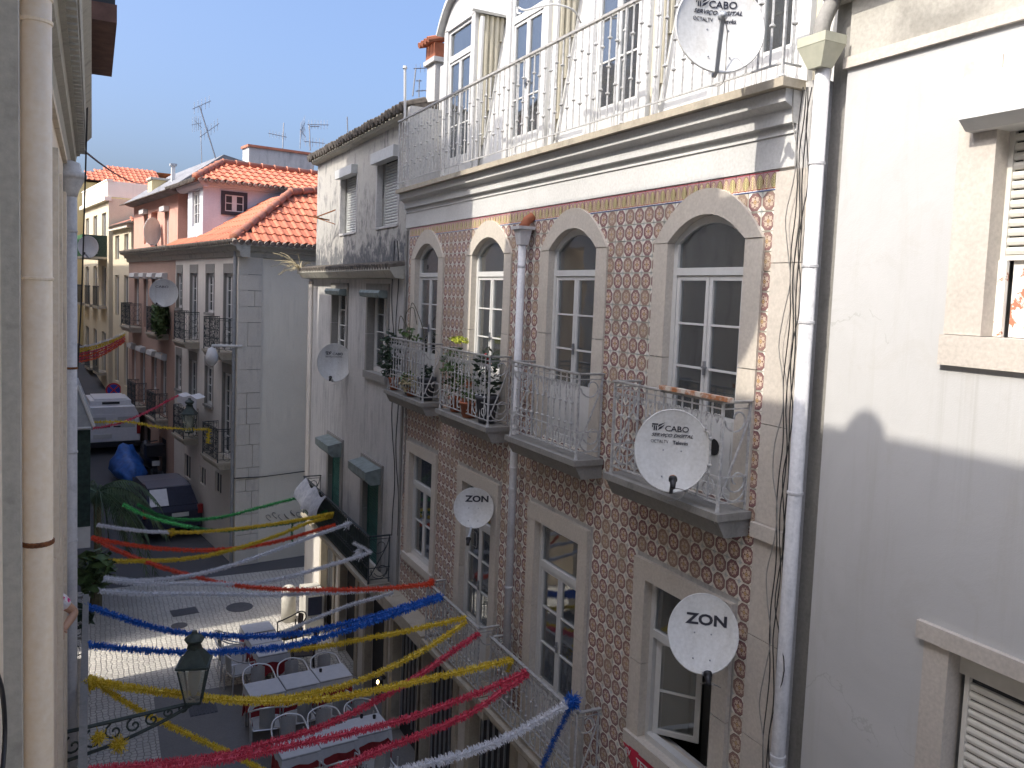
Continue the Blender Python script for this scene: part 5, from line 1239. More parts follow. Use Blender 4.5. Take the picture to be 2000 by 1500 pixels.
# ================= satellite dishes =====================================
def dish(label, c, nrm, w, h, mount, lnb='bottom', text=None, group='satellite dishes', armdir=None, holes=True, lnbmat='black', up=(0, 0, 1), hole=False, faded=False):
    c = Vector(c); n = Vector(nrm).normalized(); u = Vector(up); r = u.cross(n).normalized(); u = n.cross(r)
    F = Matrix((r, u, n)).transposed().to_4x4(); F.translation = c
    t = thing('satellite_dish', label, 'satellite dish', mat=F, group=group)
    m = MB(F); m.smooth = True; N = 40; K = 8; dp = .055*w/.6; b = len(m.v)
    for k in range(K+1):
        rr = k/K
        for j in range(N): a = 2*math.pi*j/N; m.v.append(Vector((w/2*rr*math.cos(a), h/2*rr*math.sin(a), dp*(rr*rr-1))))
    for k in range(K):
        for j in range(N): j2 = (j+1) % N; m.f.append((b+k*N+j, b+k*N+j2, b+(k+1)*N+j2, b+(k+1)*N+j)); m.uv.append(None)
    m.build('reflector', 'dish', t)
    m = MB(F); m.smooth = True
    m.tube([(w/2*math.cos(2*math.pi*j/N), h/2*math.sin(2*math.pi*j/N), -.004) for j in range(N+1)], .007*w/.6+.001, 5, False); m.build('rim', 'dish', t)
    ar = armdir or (.02, -.55)
    e = Vector((ar[0]*w, ar[1]*h, .36*w)); s0 = Vector((ar[0]*w*.4, -h*.49, .0)); mats = lnbmat
    m = MB(F); m.tube([s0+Vector((0, -.01, -.06)), s0, e], .019*w/.6, 4); m.build('arm', 'zinc' if not hole else 'pot_grey', t)
    back = Vector((0, .1*h, -.05)); dd = (back-e).normalized()
    m = MB(F); m.smooth = True; m.lathe(e-dd*.02, [(.018, -.05), (.022, -.01), (.024, .0), (.024, .02), (.033, .024), (.033, .045), (.03, .05)], 14, dd); lb_ = m.build('lnb', mats, t)
    m = MB(F); m.smooth = True; m.lathe(e-dd*.02, [(.029, .050), (.029, .056)], 14, dd); m.build('lnb_cap', 'white_paint' if not hole else 'rustrail', t)
    m = MB(F); m.tube(smooth_path([e-dd*.07, e+Vector((.06, -.06, -.08)), e+Vector((.10, -.08, -.2)), s0+Vector((.06, -.06, -.02)), s0+Vector((-.02, -.08, -.08))], 6), .004, 4, False); m.build('cable', 'cable_grey', t)
    if holes:
        m = MB(F)
        for hx in (-.12, .12):
            for hy in (.0, -.40): 
                if hole and hx > 0 and hy < -.2: continue
                rr = (hx*2)**2+(hy*2)**2; m.lathe((hx*w, hy*h*.8+.0, dp*(rr*.8-1)+.002), [(.001, .004), (.006, .003), (.007, 0)], 8, (0, 0, 1))
        m.build('bolt', 'alu', t)
    # bracket to the wall or railing
    mt_ = Vector(mount); loc = F.inverted() @ mt_; m = MB(F); m.tube([(0, -.05*h, -dp-.01), (0, -.05*h, -dp-.07), (0, -.18*h, -dp-.09), loc], .016, 6); m.box(-.05, .05, -.14*h-.03, .04*h, -dp-.07, -dp-.01); m.build('bracket', 'zinc', t)
    if text:
        for (s, x, y, size, kw) in text:
            me = text_mesh(s, size*w, .001, **kw)
            for v in me.vertices:
                v.co.x += x*w; v.co.y += y*h; rr = (v.co.x/(w/2))**2+(v.co.y/(h/2))**2; v.co.z += dp*(rr-1)+.0035
            me.materials.append(M['print' if not faded else 'zinc']); o = bpy.data.objects.new('lettering', me); sc.collection.objects.link(o); o.parent = t; WM[o.name] = F
    return t, F, dp
def tvlogo(t, F, w, h, dp, x, y, s, mat='print'):
    m = MB(F)
    def z(px, py): return dp*((px/(w/2))**2+(py/(h/2))**2-1)+.0045
    def poly(pts):
        q = [((x+a*s)*w, (y+b*s)*h) for a, b in pts]; i0 = len(m.v); m.v += [Vector((a, b, z(a, b))) for a, b in q]; m.f.append(tuple(range(i0, i0+len(q)))); m.uv.append(None)
    poly([(0, .78), (1.0, .78), (.98, 1.0), (.04, 1.0)]); poly([(.02, .45), (.20, .45), (.22, .70), (.04, .70)]); poly([(.30, .0), (.50, .0), (.54, .70), (.34, .70)]); poly([(.62, .0), (.85, .0), (.82, .70), (.64, .70)])
    poly([(.9, .0), (1.5, .30), (2.1, .95), (1.75, .75), (1.2, .5)]); poly([(.95, .5), (1.4, .72), (2.1, 1.25), (1.6, 1.05), (1.1, .85)])
    m.build('emblem', mat, t)
def aimed(p, off=(0, 0, 0)): return (-Vector(p)).normalized()+Vector(off)
TXT = [('CABO', -.115, .235, .105, dict(sx=1.12, bold=.0006)), ('SERVIÇO DIGITAL', -.29, .165, .062, dict(sx=1.12, shear=.35, bold=.0006)), ('OCTALTV', -.295, .085, .062, dict(sx=.85)), ('Televés', .0, .078, .072, dict(sx=.92, bold=.0006))]
c = atX(1407, 52, 3.95); d, F, dp = dish('satellite dish with faded TV CABO print on the white top terrace railing', c, Vector((-.36, -.91, .14)), .64, .66, (4.28, 4.95, 1.75), text=TXT, armdir=(-.10, -.06), lnbmat='zinc')
tvlogo(d, F, .60, .64, dp, -.29, .235, .085)
c = atX(1313, 880, 4.08); d, F, dp = dish('satellite dish with TV CABO print and rusty receiver on the nearest balcony', c, aimed(c, (0, 0, .02)), .585, .645, (4.29, 5.6, -1.45), text=TXT, armdir=(.03, -.36), hole=True)
tvlogo(d, F, .585, .645, dp, -.29, .235, .085)
Z1 = [('ZON', -.21, .16, .21, dict(sx=1.25, bold=.004))]
Z2 = [('ZON', -.25, .11, .21, dict(sx=1.25, bold=.004))]
c = atX(1373, 1237, 4.27); dish('nearest ZON satellite dish, in front of the open window', c, aimed(c, (0, 0, .0)), .535, .60, (4.6, 5.0, -2.95), text=Z2, armdir=(.10, -.50))
c = atX(925, 992, 4.30); dish('farther ZON satellite dish, above the long lower balcony', c, aimed(c, (0, 0, .05)), .50, .50, (4.6, 9.55, -2.75), text=Z1, armdir=(-.1, -.8))
c = atX(653, 708, 4.33); d, F, dp = dish('small satellite dish on the weathered wall left of its window', c, aimed(c, (0, .05, .05)), .68, .76, (4.6, 17.45, -1.2), text=[('CABO', -.06, .2, .10, dict(sx=1.1)), ('SERVIÇO DIGITAL', -.26, .14, .055, dict(sx=1.1))], armdir=(-.1, -.42)); tvlogo(d, F, .68, .76, dp, -.26, .2, .09)
def feP(px, py, lx):
    ex = Vector((math.cos(EA), math.sin(EA), 0)); r = ray(px, py); return r*((EO.dot(ex)+lx)/r.dot(ex))
c = feP(320, 572, -.45); dish('small white dish on the pink brown wall beside the planted balcony', c, aimed(c), .85, .88, FE @ Vector((0, 8.9, Z(-.9))), text=[('CABO', -.3, .18, .12, dict(sx=1.4))], armdir=(-.25, -.4), holes=False)
c = feP(298, 452, -.2); dish('grey dish on the sunlit salmon top floor', c, aimed(c, (.9, 0, 0)), .75, .95, FE @ Vector((.12, 10.4, Z(1.6))), armdir=(-.1, -.5), holes=False)
c = atY(172, 482, 33); dish('distant sunlit cream dish at the left end of the street', c, aimed(c, (-.5, 0, 0)), .72, .76, c+Vector((.3, .6, -.2)), armdir=(0, -.3), holes=False)
# ================= lanterns =============================================
def lantern(label, top, s, wallp, lit=False):
    top = Vector(top); t = thing('street_lantern', label, 'lantern', top-Vector((0, 0, .95*s)), group='old iron street lanterns'); 
    def ring(r, z): return [top+Vector((r*s*math.cos(a+.5), r*s*math.sin(a+.5), z*s)) for a in [i*math.pi/2 for i in range(4)]]
    A, B, C_, D = ring(.10, -.16), ring(.27, -.36), ring(.25, -.40), ring(.13, -.88)
    m = MB(); m.smooth = False; m.lathe(top, [(.03*s, -.10*s), (.10*s, -.08*s), (.13*s, -.03*s), (.10*s, 0), (.04*s, .04*s), (.03*s, .08*s)], 12); m.lathe(top, [(.10*s, -.16*s), (.08*s, -.10*s)], 4); m.build('finial', 'lantern', t)
    m = MB()
    for i in range(4): j = (i+1) % 4; m.quad(A[i], A[j], B[j], B[i])
    m.quad(*A); m.build('hood', 'lantern', t)
    m = MB()
    for i in range(4):
        j = (i+1) % 4; m.tube([C_[i], D[i]], .014*s, 4); m.tube([B[i], B[j]], .02*s, 4); m.tube([D[i], D[j]], .018*s, 4)
    m.tube([D[0], D[2]], .02*s, 4); m.tube([D[1], D[3]], .02*s, 4); m.build('frame', 'lantern', t)
    for i in range(4): j = (i+1) % 4; m = MB(); m.quad(C_[i], C_[j], D[j], D[i]); m.build('pane', 'lantern_glass', t)
    m = MB(); m.smooth = True; m.lathe(top, [(.03*s, -.80*s), (.07*s, -.66*s), (.08*s, -.5*s), (.04*s, -.4*s)], 12); m.build('globe', 'white_paint', t)
    w_ = Vector(wallp); e = top-Vector((0, 0, .90*s)); m = MB(); L = (w_-e)
    m.tube([e, e+L*.5+Vector((0, 0, -.0)), w_], .026*s, 5); m.tube(smooth_path([e+L*.02-Vector((0, 0, .02)), e+L*.25-Vector((0, 0, .16*s)), e+L*.6-Vector((0, 0, .3*s)), w_-Vector((0, 0, .38*s))], 6), .024*s, 5)
    hx = L.normalized()
    for k, (f, dz, rr) in enumerate(((.08, -.05, .07), (.2, -.06, .07), (.33, -.1, .09), (.47, -.12, .10), (.62, -.14, .12), (.77, -.18, .14), (.92, -.2, .13))):
        m.tube(spiral(e+L*f+Vector((0, 0, dz*s)), .01, rr*s, 0, 7.5, hx, (0, 0, 1), 12), .015*s, 4, False)
    m.build('scroll_bracket', 'lantern', t); return t
tp = atY(380, 1243, 8.6); lantern('nearest green iron street lantern hanging over the street on a scrolled bracket', tp, .76, (-.25, 8.55, tp.z-.9*.76-.05))
tp = feP(370, 783, -1.0); lantern('farther street lantern fixed on the cream corner house', tp, .95, FE @ Vector((0, 4.9, tp.z-.9-G)))
wl = thing('wall_lamp', 'small lit wall lamp with a dark cap above the restaurant tables', 'lamp', (4.5, 13.2, -5.9))
c = atX(743, 1330, 4.45)
m = MB(); m.lathe(c, [(.012, -.12), (.05, -.06), (.045, .05), (.10, .06), (.04, .12), (.01, .14)], 10); m.tube([c+Vector((0, 0, -.10)), Vector((4.6, c.y, c.z-.14))], .012, 5); m.build('cap', 'black', wl)
m = MB(); m.lathe(c+Vector((-.055, -.02, 0)), [(.005, -.035), (.022, -.01), (.018, .02), (.004, .035)], 10); m.build('bulb', 'flame', wl)
# camera lamp on the corner house
c = FE @ Vector((-.6, .2, Z(-1.98))); cm = thing('dome_camera', 'white dome security camera on a bracket at the corner house', 'camera', c)
m = MB(); m.smooth = True; m.lathe(c, [(.02, .34), (.10, .30), (.16, .12), (.16, .0), (.13, -.05), (.08, -.12), (.02, -.15)], 16); m.build('housing', 'white_paint', cm)
m = MB(); m.tube([c+Vector((0, 0, .32)), FE @ Vector((-.6, .2, Z(-1.60))), FE @ Vector((0.1, -.05, Z(-1.60)))], .035, 6); m.build('bracket', 'white_paint', cm)
# ================= garlands =============================================
def garland(label, pts, A, B, color, r=.035, dens=800, group='tinsel garlands strung across the street', extraA=None):
    """pts: pixels along it; A and B: real end points. interior points lie in the vertical plane through A and B"""
    A = Vector(A); B = Vector(B); n = Vector((B.y-A.y, A.x-B.x, 0)); P = [A]
    for (px, py) in pts:
        d = ray(px, py); P.append(d*(n.dot(A)/n.dot(d)))
    P.append(B); S = smooth_path(P, 8); r *= 1.18
    m = MB(); m.tube(S, .020, 5, False); core_n = len(m.f)
    for i in range(len(S)-1):
        a, b = S[i], S[i+1]; L = (b-a).length; t = (b-a).normalized() if L > 0 else Vector((1, 0, 0)); u = t.cross(Vector((0, 0, 1))).normalized(); v = t.cross(u)
        for k in range(int(L*dens)+(random.random() < (L*dens) % 1)):
            p = a.lerp(b, random.random()); an = random.uniform(0, 6.283); rr = r*random.uniform(.65, 1.2)
            q = p+(u*math.cos(an)+v*math.sin(an))*rr+t*random.gauss(0, .35)*rr; s = t*random.uniform(.003, .0055)*(r/.035)
            m.quad(p-s, p+s, q+s*.5, q-s*.5)
    return solid('tinsel_garland', m, 'tinsel_'+color, label, 'garland', A, group), S
def L_(px, py, z=-4.15): return atZ(px, py, z)
def R_(px, py, X=4.30): return atX(px, py, X)
E_ = lambda px, py, lx=-.1: feP(px, py, lx)
GA = [
 ('dark green garland, farthest of those reaching the weathered house', [(330, 1012), (420, 1012), (520, 988)], L_(268, 985, -4.3), R_(602, 967, 4.2), 'green', .035),
 ('dark green garland running just under the white and yellow one', [(300, 1012), (420, 1036), (530, 1026), (600, 1014)], L_(240, 985, -4.3), R_(640, 998, 4.2), 'green', .035),
 ('white garland, farthest, ending at a pale knot where a yellow one begins', [(240, 1033), (290, 1038)], L_(190, 1025), None, 'white', .033),
 ('yellow garland continuing from the farthest white one to the covered balcony', [(400, 1038), (500, 1028), (590, 1014)], None, R_(652, 1002, 4.2), 'yellow', .033),
 ('orange red garland sagging nearly level, upper of the pair from one left knot', [(240, 1062), (320, 1072), (420, 1074), (530, 1060)], L_(178, 1050), R_(655, 1025, 4.2), 'orange', .036),
 ('orange red garland sloping steeply down then across to the tiled house balcony', [(240, 1080), (330, 1112), (430, 1138), (530, 1150), (640, 1152), (740, 1150)], L_(180, 1050), R_(845, 1140), 'orange', .036),
 ('yellow garland crossing the two orange red ones', [(230, 1096), (330, 1094), (420, 1082), (530, 1050), (600, 1022)], L_(168, 1092), R_(650, 1008, 4.2), 'yellow', .036),
 ('white garland rising to the white knot at the covered balcony', [(270, 1134), (360, 1126), (440, 1108), (530, 1077), (610, 1048)], L_(203, 1128), R_(688, 1020, 4.2), 'white', .034),
 ('white garland rising to the middle of the covered balcony', [(280, 1140), (380, 1140), (480, 1140), (560, 1128), (650, 1102)], L_(203, 1132), R_(722, 1080, 4.2), 'white', .036),
 ('white garland lying just below the orange red one', [(280, 1160), (400, 1160), (520, 1162), (620, 1158), (700, 1155)], L_(195, 1154), R_(770, 1148, 4.3), 'white', .036),
 ('short white garland above the blue pair', [(560, 1232), (620, 1207), (680, 1183)], None, R_(768, 1158, 4.3), 'white', .033),
 ('dark blue garland, upper of the blue pair', [(240, 1207), (320, 1230), (400, 1240), (480, 1243), (560, 1240), (640, 1226), (720, 1206)], L_(170, 1184), R_(862, 1162), 'blue', .040),
 ('dark blue garland, lower of the blue pair', [(260, 1268), (360, 1274), (460, 1272), (560, 1262), (640, 1242), (740, 1210)], L_(172, 1260), R_(866, 1166), 'blue', .042),
 ('yellow garland starting from the lower blue one', [(620, 1264), (700, 1250), (780, 1235), (850, 1220)], None, R_(912, 1206), 'yellow', .036),
 ('yellow garland sagging behind the near lantern, upper right end of the yellow pair', [(250, 1343), (350, 1356), (450, 1366), (560, 1362), (660, 1342), (740, 1314), (830, 1268)], L_(172, 1325), R_(912, 1214), 'yellow', .038),
 ('yellow garland passing low over the tables to the nearest lower balcony', [(350, 1356), (450, 1368), (560, 1370), (680, 1358), (800, 1334), (900, 1312)], L_(176, 1332), R_(1003, 1288), 'yellow', .040),
 ('bright yellow garland falling to the bottom edge left of the tables', [(230, 1362), (300, 1402), (380, 1440), (450, 1472)], L_(172, 1322), None, 'yellow', .034),
 ('crimson garland climbing to the end of the farther lower balcony', [(420, 1478), (520, 1452), (620, 1423), (720, 1376), (820, 1318), (890, 1268)], L_(170, 1506), R_(936, 1237), 'pinkred', .038),
 ('crimson garland, middle one of three, ending on the nearest lower balcony', [(400, 1490), (500, 1472), (600, 1450), (700, 1428), (800, 1402), (900, 1366), (970, 1338)], L_(170, 1520), R_(1031, 1311), 'pinkred', .038),
 ('crimson garland, lowest of three, crossing in front of the near chairs', [(560, 1540), (660, 1502), (740, 1466), (830, 1432), (920, 1392), (980, 1350)], L_(175, 1640), R_(1032, 1316), 'pinkred', .038),
 ('thick white garland rising from the bottom edge to the blue knot', [(700, 1528), (800, 1502), (900, 1474), (980, 1445), (1050, 1408)], L_(178, 1700), R_(1116, 1370), 'white', .042),
]
SP = []
k3 = None
for (lab, pts, A, B, col, r) in GA:
    if lab.startswith('white garland, farthest'):
        full = [(240, 1033), (290, 1038), (335, 1040), (400, 1038), (500, 1028), (590, 1014)]; A0, B0 = A, R_(652, 1002, 4.2); n = Vector((B0.y-A0.y, A0.x-B0.x, 0)); d = ray(335, 1040); k3 = d*(n.dot(A0)/n.dot(d)); B = k3
    elif lab.startswith('yellow garland continuing'): A = k3
    elif lab.startswith('short white'): A = atZ(545, 1240, -5.0) if False else Vector(atX(548, 1237, 2.6))
    elif lab.startswith('yellow garland starting'): A = atX(562, 1268, 2.32)
    elif lab.startswith('bright yellow'): B = atX(520, 1508, 1.75)
    o, S = garland(lab, pts, A, B, col, r); SP.append(S)
def knot(label, c, col, r, n=260, sq=(1, 1, 1)):
    m = MB(); c = Vector(c)
    for i in range(n):
        d = Vector((random.gauss(0, 1)*sq[0], random.gauss(0, 1)*sq[1], random.gauss(0, 1)*sq[2])).normalized(); p = c+d*r*random.uniform(.1, .5); q = p+Vector((random.gauss(0, 1), random.gauss(0, 1), random.gauss(0, 1))).normalized()*r*.55; s = d.cross(q-p).normalized()*.004 if (q-p).length > 0 else d*.004
        m.quad(p-s, p+s, q+s, q-s)
    return solid('tinsel_knot', m, 'tinsel_'+col, label, 'garland', c-Vector((0, 0, r)))
knot('blue tinsel knot tied on the corner of the nearest lower balcony', R_(1117, 1372), 'blue', .12, 420)
knot('pale yellow tinsel knot where the farthest white and yellow garlands meet', k3, 'yellow', .10)
knot('white tinsel knot on the corner of the covered balcony', R_(705, 1080, 4.18), 'white', .16, 400)
knot('white tinsel knot higher on the covered balcony rail', R_(680, 1025, 4.18), 'white', .13)
knot('ragged yellow tinsel bunch on the lantern bracket', atY(232, 1454, 8.5), 'yellow', .12)
knot('smaller yellow tinsel bunch nearer the wall on the lantern bracket', atY(192, 1440, 8.5), 'yellow', .10)
knot('yellow tinsel tied to the left balcony rail', L_(176, 1335), 'yellow', .12)
knot('red tinsel end at the tiled house balcony corner', R_(842, 1138), 'orange', .09)
def hang(label, px, X, col, r=.035):
    P = [atX(a, b, X) for a, b in px]; m = MB(); S = smooth_path(P, 6); m.tube(S, .006, 4, False)
    for i in range(len(S)-1):
        a, b = S[i], S[i+1]; L = (b-a).length; t = (b-a).normalized(); u = t.cross(Vector((1, .2, .1))).normalized(); v = t.cross(u)
        for k in range(int(L*800)+1):
            p = a.lerp(b, random.random()); an = random.uniform(0, 6.283); rr = r*random.uniform(.65, 1.2); q = p+(u*math.cos(an)+v*math.sin(an))*rr+t*random.gauss(0, .35)*rr; s = t*.0035; m.quad(p-s, p+s, q+s*.5, q-s*.5)
    return solid('tinsel_garland', m, 'tinsel_'+col, label, 'garland', P[-1])
hang('blue garland hanging straight down from the blue knot', [(1112, 1385), (1095, 1420), (1078, 1455), (1058, 1500), (1045, 1530)], 4.27, 'blue', .036)
hang('short white garland piece along the covered balcony rail', [(690, 1060), (710, 1070), (725, 1080)], 4.17, 'white', .04)
hang('short yellow tail hanging under the nearest lower balcony corner knot', [(1000, 1290), (996, 1300), (990, 1312)], 4.28, 'yellow', .03)
hang('green tail hanging in front of the cream end wall', [(572, 1016), (570, 1036), (571, 1065)], 3.7, 'green', .03)
# far garlands
def farg(label, px, col, Y0, Y1, r=.05):
    n = len(px); P = [atY(a, b, Y0+(Y1-Y0)*i/(n-1)) for i, (a, b) in enumerate(px)]; m = MB(); S = smooth_path(P, 6); m.tube(S, .02, 4, False)
    for i in range(len(S)-1):
        a, b = S[i], S[i+1]; L = (b-a).length; t = (b-a).normalized(); u = t.cross(Vector((0, 0, 1))).normalized(); v = t.cross(u)
        for k in range(int(L*110)+1):
            p = a.lerp(b, random.random()); an = random.uniform(0, 6.283); q = p+(u*math.cos(an)+v*math.sin(an))*r; s = t*.008; m.quad(p-s, p+s, q+s, q-s)
    return solid('tinsel_garland', m, 'tinsel_'+col, label, 'garland', P[0], 'distant garlands over the street')
farg('red garland in front of the parked van, rising to the cream house balcony', [(168, 838), (210, 832), (252, 820), (300, 798), (348, 772)], 'pinkred', 24, 26)
farg('yellow garland in front of the parked van, sagging to the near dark balcony', [(168, 825), (250, 824), (310, 834), (370, 838), (408, 838)], 'yellow', 23.5, 23)
farg('yellow tail hanging from the dark balcony of the corner house', [(408, 838), (408, 850), (407, 866)], 'yellow', 23, 23, .07)
for k, (col, dy) in enumerate((('yellow', 0), ('white', -4), ('yellow', 4), ('pinkred', 9), ('orange', 14), ('pinkred', 19), ('orange', 24))):
    farg(['yellow far garland, second of the bundle at the street end', 'white far garland, topmost of the bundle at the street end', 'yellow far garland, third from the top of the bundle', 'red far garland just under the yellow ones', 'orange far garland in the middle of the far red ones', 'red far garland, second lowest of the bundle', 'lowest orange far garland at the street end'][k],
         [(155, 682+dy), (185, 676+dy), (215, 666+dy*.8), (244, 652+dy*.6)], col, 36, 38, .06)
# ================= restaurant terrace ===================================
def make_table(label):
    t = thing('restaurant_table', label, 'table', (0, 0, 0), group='restaurant tables')
    m = MB(); m.box(-.29, .29, -.27, .27, .72, .74); m.build('tabletop', 'zinc', t)
    for sx in (-1, 1):
        for sy in (-1, 1):
            m = MB(); m.tube([(sx*.25, sy*.23, 0), (sx*.24, sy*.22, .72)], .014, 6); m.build('leg', 'zinc', t)
    return t
def cloths(label, x, y, z=G, red=True, dz=0):
    """white square over a longer red cloth, lying on the table"""
    t = thing('tablecloth', label, 'tablecloth', (x, y, z+.745), group='layered tablecloths')
    def skirt(m, a, b, drop, zt, fl=.03, n=9):
        P = []; 
        for (x0, y0, x1, y1) in ((-a, -b, a, -b), (a, -b, a, b), (a, b, -a, b), (-a, b, -a, -b)):
            for i in range(n): P.append((x0+(x1-x0)*i/n, y0+(y1-y0)*i/n))
        N = len(P); top = [Vector((x+p[0], y+p[1], zt)) for p in P]; bot = []
        for i, p in enumerate(P):
            k = 1+fl*math.sin(i*2.1)+.03; cr = 1-.0*abs(math.sin(i)); corner = (i % n == 0); bot.append(Vector((x+p[0]*(k+(.05 if corner else 0)), y+p[1]*(k+(.05 if corner else 0)), zt-drop*(1.25 if corner else .8+.1*math.sin(i*1.3)))))
        i0 = len(m.v); m.v += top+bot; m.f.append(tuple(range(i0, i0+N))); m.uv.append(None)
        for i in range(N): j = (i+1) % N; m.f.append((i0+i, i0+j, i0+N+j, i0+N+i)); m.uv.append(None)
    m = MB(); skirt(m, .278, .262, .46, z+.745); m.build('red_cloth', 'cloth_red', t)
    m = MB(); skirt(m, .284, .268, .19, z+.752, .01); m.build('white_cloth', 'cloth_white', t)
    return t
def make_chair(label, fm='chair_metal', wm='chair_weave'):
    """tubular armchair facing +y; back at y=-.2"""
    t = thing('cafe_chair', label, 'chair', (0, 0, 0), group='tubular terrace chairs')
    for sx in (-1, 1):
        m = MB(); m.tube([(sx*.23, .22, 0), (sx*.24, .20, .64)], .012, 6); m.build('leg', fm, t)
        m = MB(); m.tube([(sx*.23, -.20, 0), (sx*.24, -.17, .64)], .012, 6); m.build('leg', fm, t)
    m = MB(); pts = [(-.24, .20, .64), (-.27, .05, .66), (-.26, -.12, .72), (-.20, -.24, .80), (0, -.29, .84), (.20, -.24, .80), (.26, -.12, .72), (.27, .05, .66), (.24, .20, .64)]
    m.smooth = True; m.tube(smooth_path(pts, 5), .014, 7); m.build('arm_hoop', fm, t)
    m = MB(); sp = smooth_path([(-.21, -.20, .44), (-.23, .05, .44), (-.20, .22, .44), (.20, .22, .44), (.23, .05, .44), (.21, -.20, .44), (-.21, -.20, .44)], 4); m.tube(sp, .011, 5); m.build('seat_frame', fm, t)
    m = MB(); m.box(-.205, .205, -.19, .215, .435, .447); m.build('seat', wm, t)
    m = MB(); n = 8
    for i in range(n):
        a0 = -.8+1.6*i/n; a1 = -.8+1.6*(i+1)/n
        def q(a, z, o=0): rr = .22+o; return Vector((rr*.8*math.sin(a)*.95, -.05-rr*math.cos(a)*(.95 if z > .6 else .8), z))
        m.quad(q(a0, .46), q(a1, .46), q(a1, .82), q(a0, .82))
    m.build('backrest', wm, t); return t
# tables: world centres
row1 = [(2.60, 13.84), (3.19, 13.92), (3.78, 13.98)]; row2 = [(2.70, 11.84), (3.28, 11.92), (3.84, 12.02)]; rest = [(2.93, 16.40), (2.98, 15.35), (2.95, 15.92)]
labs = ['left table of the farther row of three', 'middle table of the farther row of three', 'right table of the farther row of three', 'left table of the nearer row of three', 'middle table of the nearer row of three', 'right table of the nearer row of three', 'table farthest from the camera, partly in the sun strip', 'table between the sunlit one and the farther row', 'second sunlit table from the back']
T0 = None
for (x, y), lb_ in zip(row1+row2+rest, labs):
    mat = Matrix.Translation((x, y, G)) @ Matrix.Rotation(.07, 4, 'Z')
    if T0 is None: T0 = make_table('metal table under cloths, '+lb_); T0.matrix_world = mat
    else: copy_tree(T0, 'metal table under cloths, '+lb_, mat)
    c = cloths('white over red cloth on the '+lb_, 0, 0, 0); c.matrix_world = mat @ Matrix.Translation((0, 0, .745))
    for ch in c.children: ch.matrix_local = Matrix.Translation((0, 0, 0))
chs = []
for i, x in enumerate((2.60, 3.19, 3.78)): chs.append((x, 14.30+.02*i, 180, ['left', 'middle', 'right'][i]+' chair on the far side of the farther table row'))
for i, x in enumerate((2.52, 3.08, 3.66)): chs.append((x, 13.24, 0+(-6 if i == 0 else 4), ['left', 'middle', 'right'][i]+' chair on the near side of the farther table row'))
for i, x in enumerate((2.72, 3.28, 3.87)): chs.append((x, 12.36+.03*i, 180, ['left', 'middle', 'right'][i]+' chair on the far side of the nearer table row'))
for i, x in enumerate((2.72, 3.25, 3.8)): chs.append((x, 11.28+.03*i, 0, ['left', 'middle', 'right'][i]+' chair on the near side of the nearer table row'))
chs += [(2.40, 16.25, -90, 'chair left of the sunlit table'), (2.42, 15.35, -80, 'chair left of the table beyond the farther row'), (2.36, 15.85, -100, 'chair left of the second sunlit table')]
C0 = None
for (x, y, a, lab) in chs:
    mat = Matrix.Translation((x, y, G)) @ Matrix.Rotation(math.radians(a), 4, 'Z'); lab = 'white tubular armchair, '+lab
    if C0 is None: C0 = make_chair(lab); C0.matrix_world = mat
    else: copy_tree(C0, lab, mat)
ck = make_chair('dark brown wicker chair right of the sunlit table', 'black', 'chair_dark'); ck.matrix_world = Matrix.Translation((3.62, 16.6, G)) @ Matrix.Rotation(math.radians(95), 4, 'Z')
ck = make_chair('dark brown wicker chair half in shade beside the blue garlands', 'black', 'chair_dark'); ck.matrix_world = Matrix.Translation((3.68, 15.7, G)) @ Matrix.Rotation(math.radians(80), 4, 'Z')
for i, (px, py, l_) in enumerate(((626, 1312, 'small dark ashtray on the right table of the farther row'), (706, 1402, 'small dark glass at the left of the nearer right table'), (731, 1403, 'small dark glass at the right of the nearer right table'))):
    c = atZ(px, py, G+.757); m = MB(); m.lathe(c, [(.022, 0), (.028, .05), (.022, .05), (.018, .01)], 10); solid('glass', m, 'black', l_, 'glass', c)
# bollard, box, street covers
c = atZ(563, 1212, G); bo = thing('bollard', 'round topped cream stone bollard in the sun by the restaurant', 'bollard', c)
m = MB(); m.smooth = True; m.lathe(c, [(.16, 0), (.16, .62), (.155, .64)], 20); m.build('shaft', 'acbox', bo); m = MB(); m.smooth = True; m.lathe(c, [(.17, .641), (.175, .68), (.15, .76), (.08, .81), (.01, .83)], 20); m.build('cap', 'acbox', bo)
ab = thing('utility_cabinet', 'grey street cabinet with a dark screen behind the bollard', 'cabinet', (4.35, 17.6, G)); m = MB(); m.box(4.1, 4.5, 17.4, 18.0, G, G+.95); m.build('body', 'pot_lid' if 'pot_lid' in M else 'acbox', ab); m = MB(); m.box(4.15, 4.45, 17.385, 17.399, G+.45, G+.85); m.build('screen', 'navy', ab)
for (px, py, r, l_) in ((468, 1186, .30, 'round dark manhole cover near the bollard'), (350, 1222, .17, 'small round cover left of the tables')):
    c = atZ(px, py, G+.006); m = MB(); m.lathe(c, [(r, 0), (r, .006), (r*.9, .009), (.01, .009)], 28); solid('manhole_cover', m, 'cover', l_, 'manhole cover', c)
c = atZ(360, 1195, G+.006); m = MB(Matrix.Translation(c) @ Matrix.Rotation(.1, 4, 'Z')); m.box(-.28, .28, -.2, .2, 0, .008); solid('manhole_cover', m, 'cover', 'rectangular dark cover in the cobbles', 'manhole cover', c)
c = atZ(395, 1385, G+.006); m = MB(Matrix.Translation(c))
for i in range(7): m.box(-.2+i*.065, -.165+i*.065, -.2, .2, .003, .012)
m.box(-.22, .24, -.22, .22, 0, .0035); solid('drain_grate', m, 'cover', 'square drain grate left of the tables', 'drain grate', c)
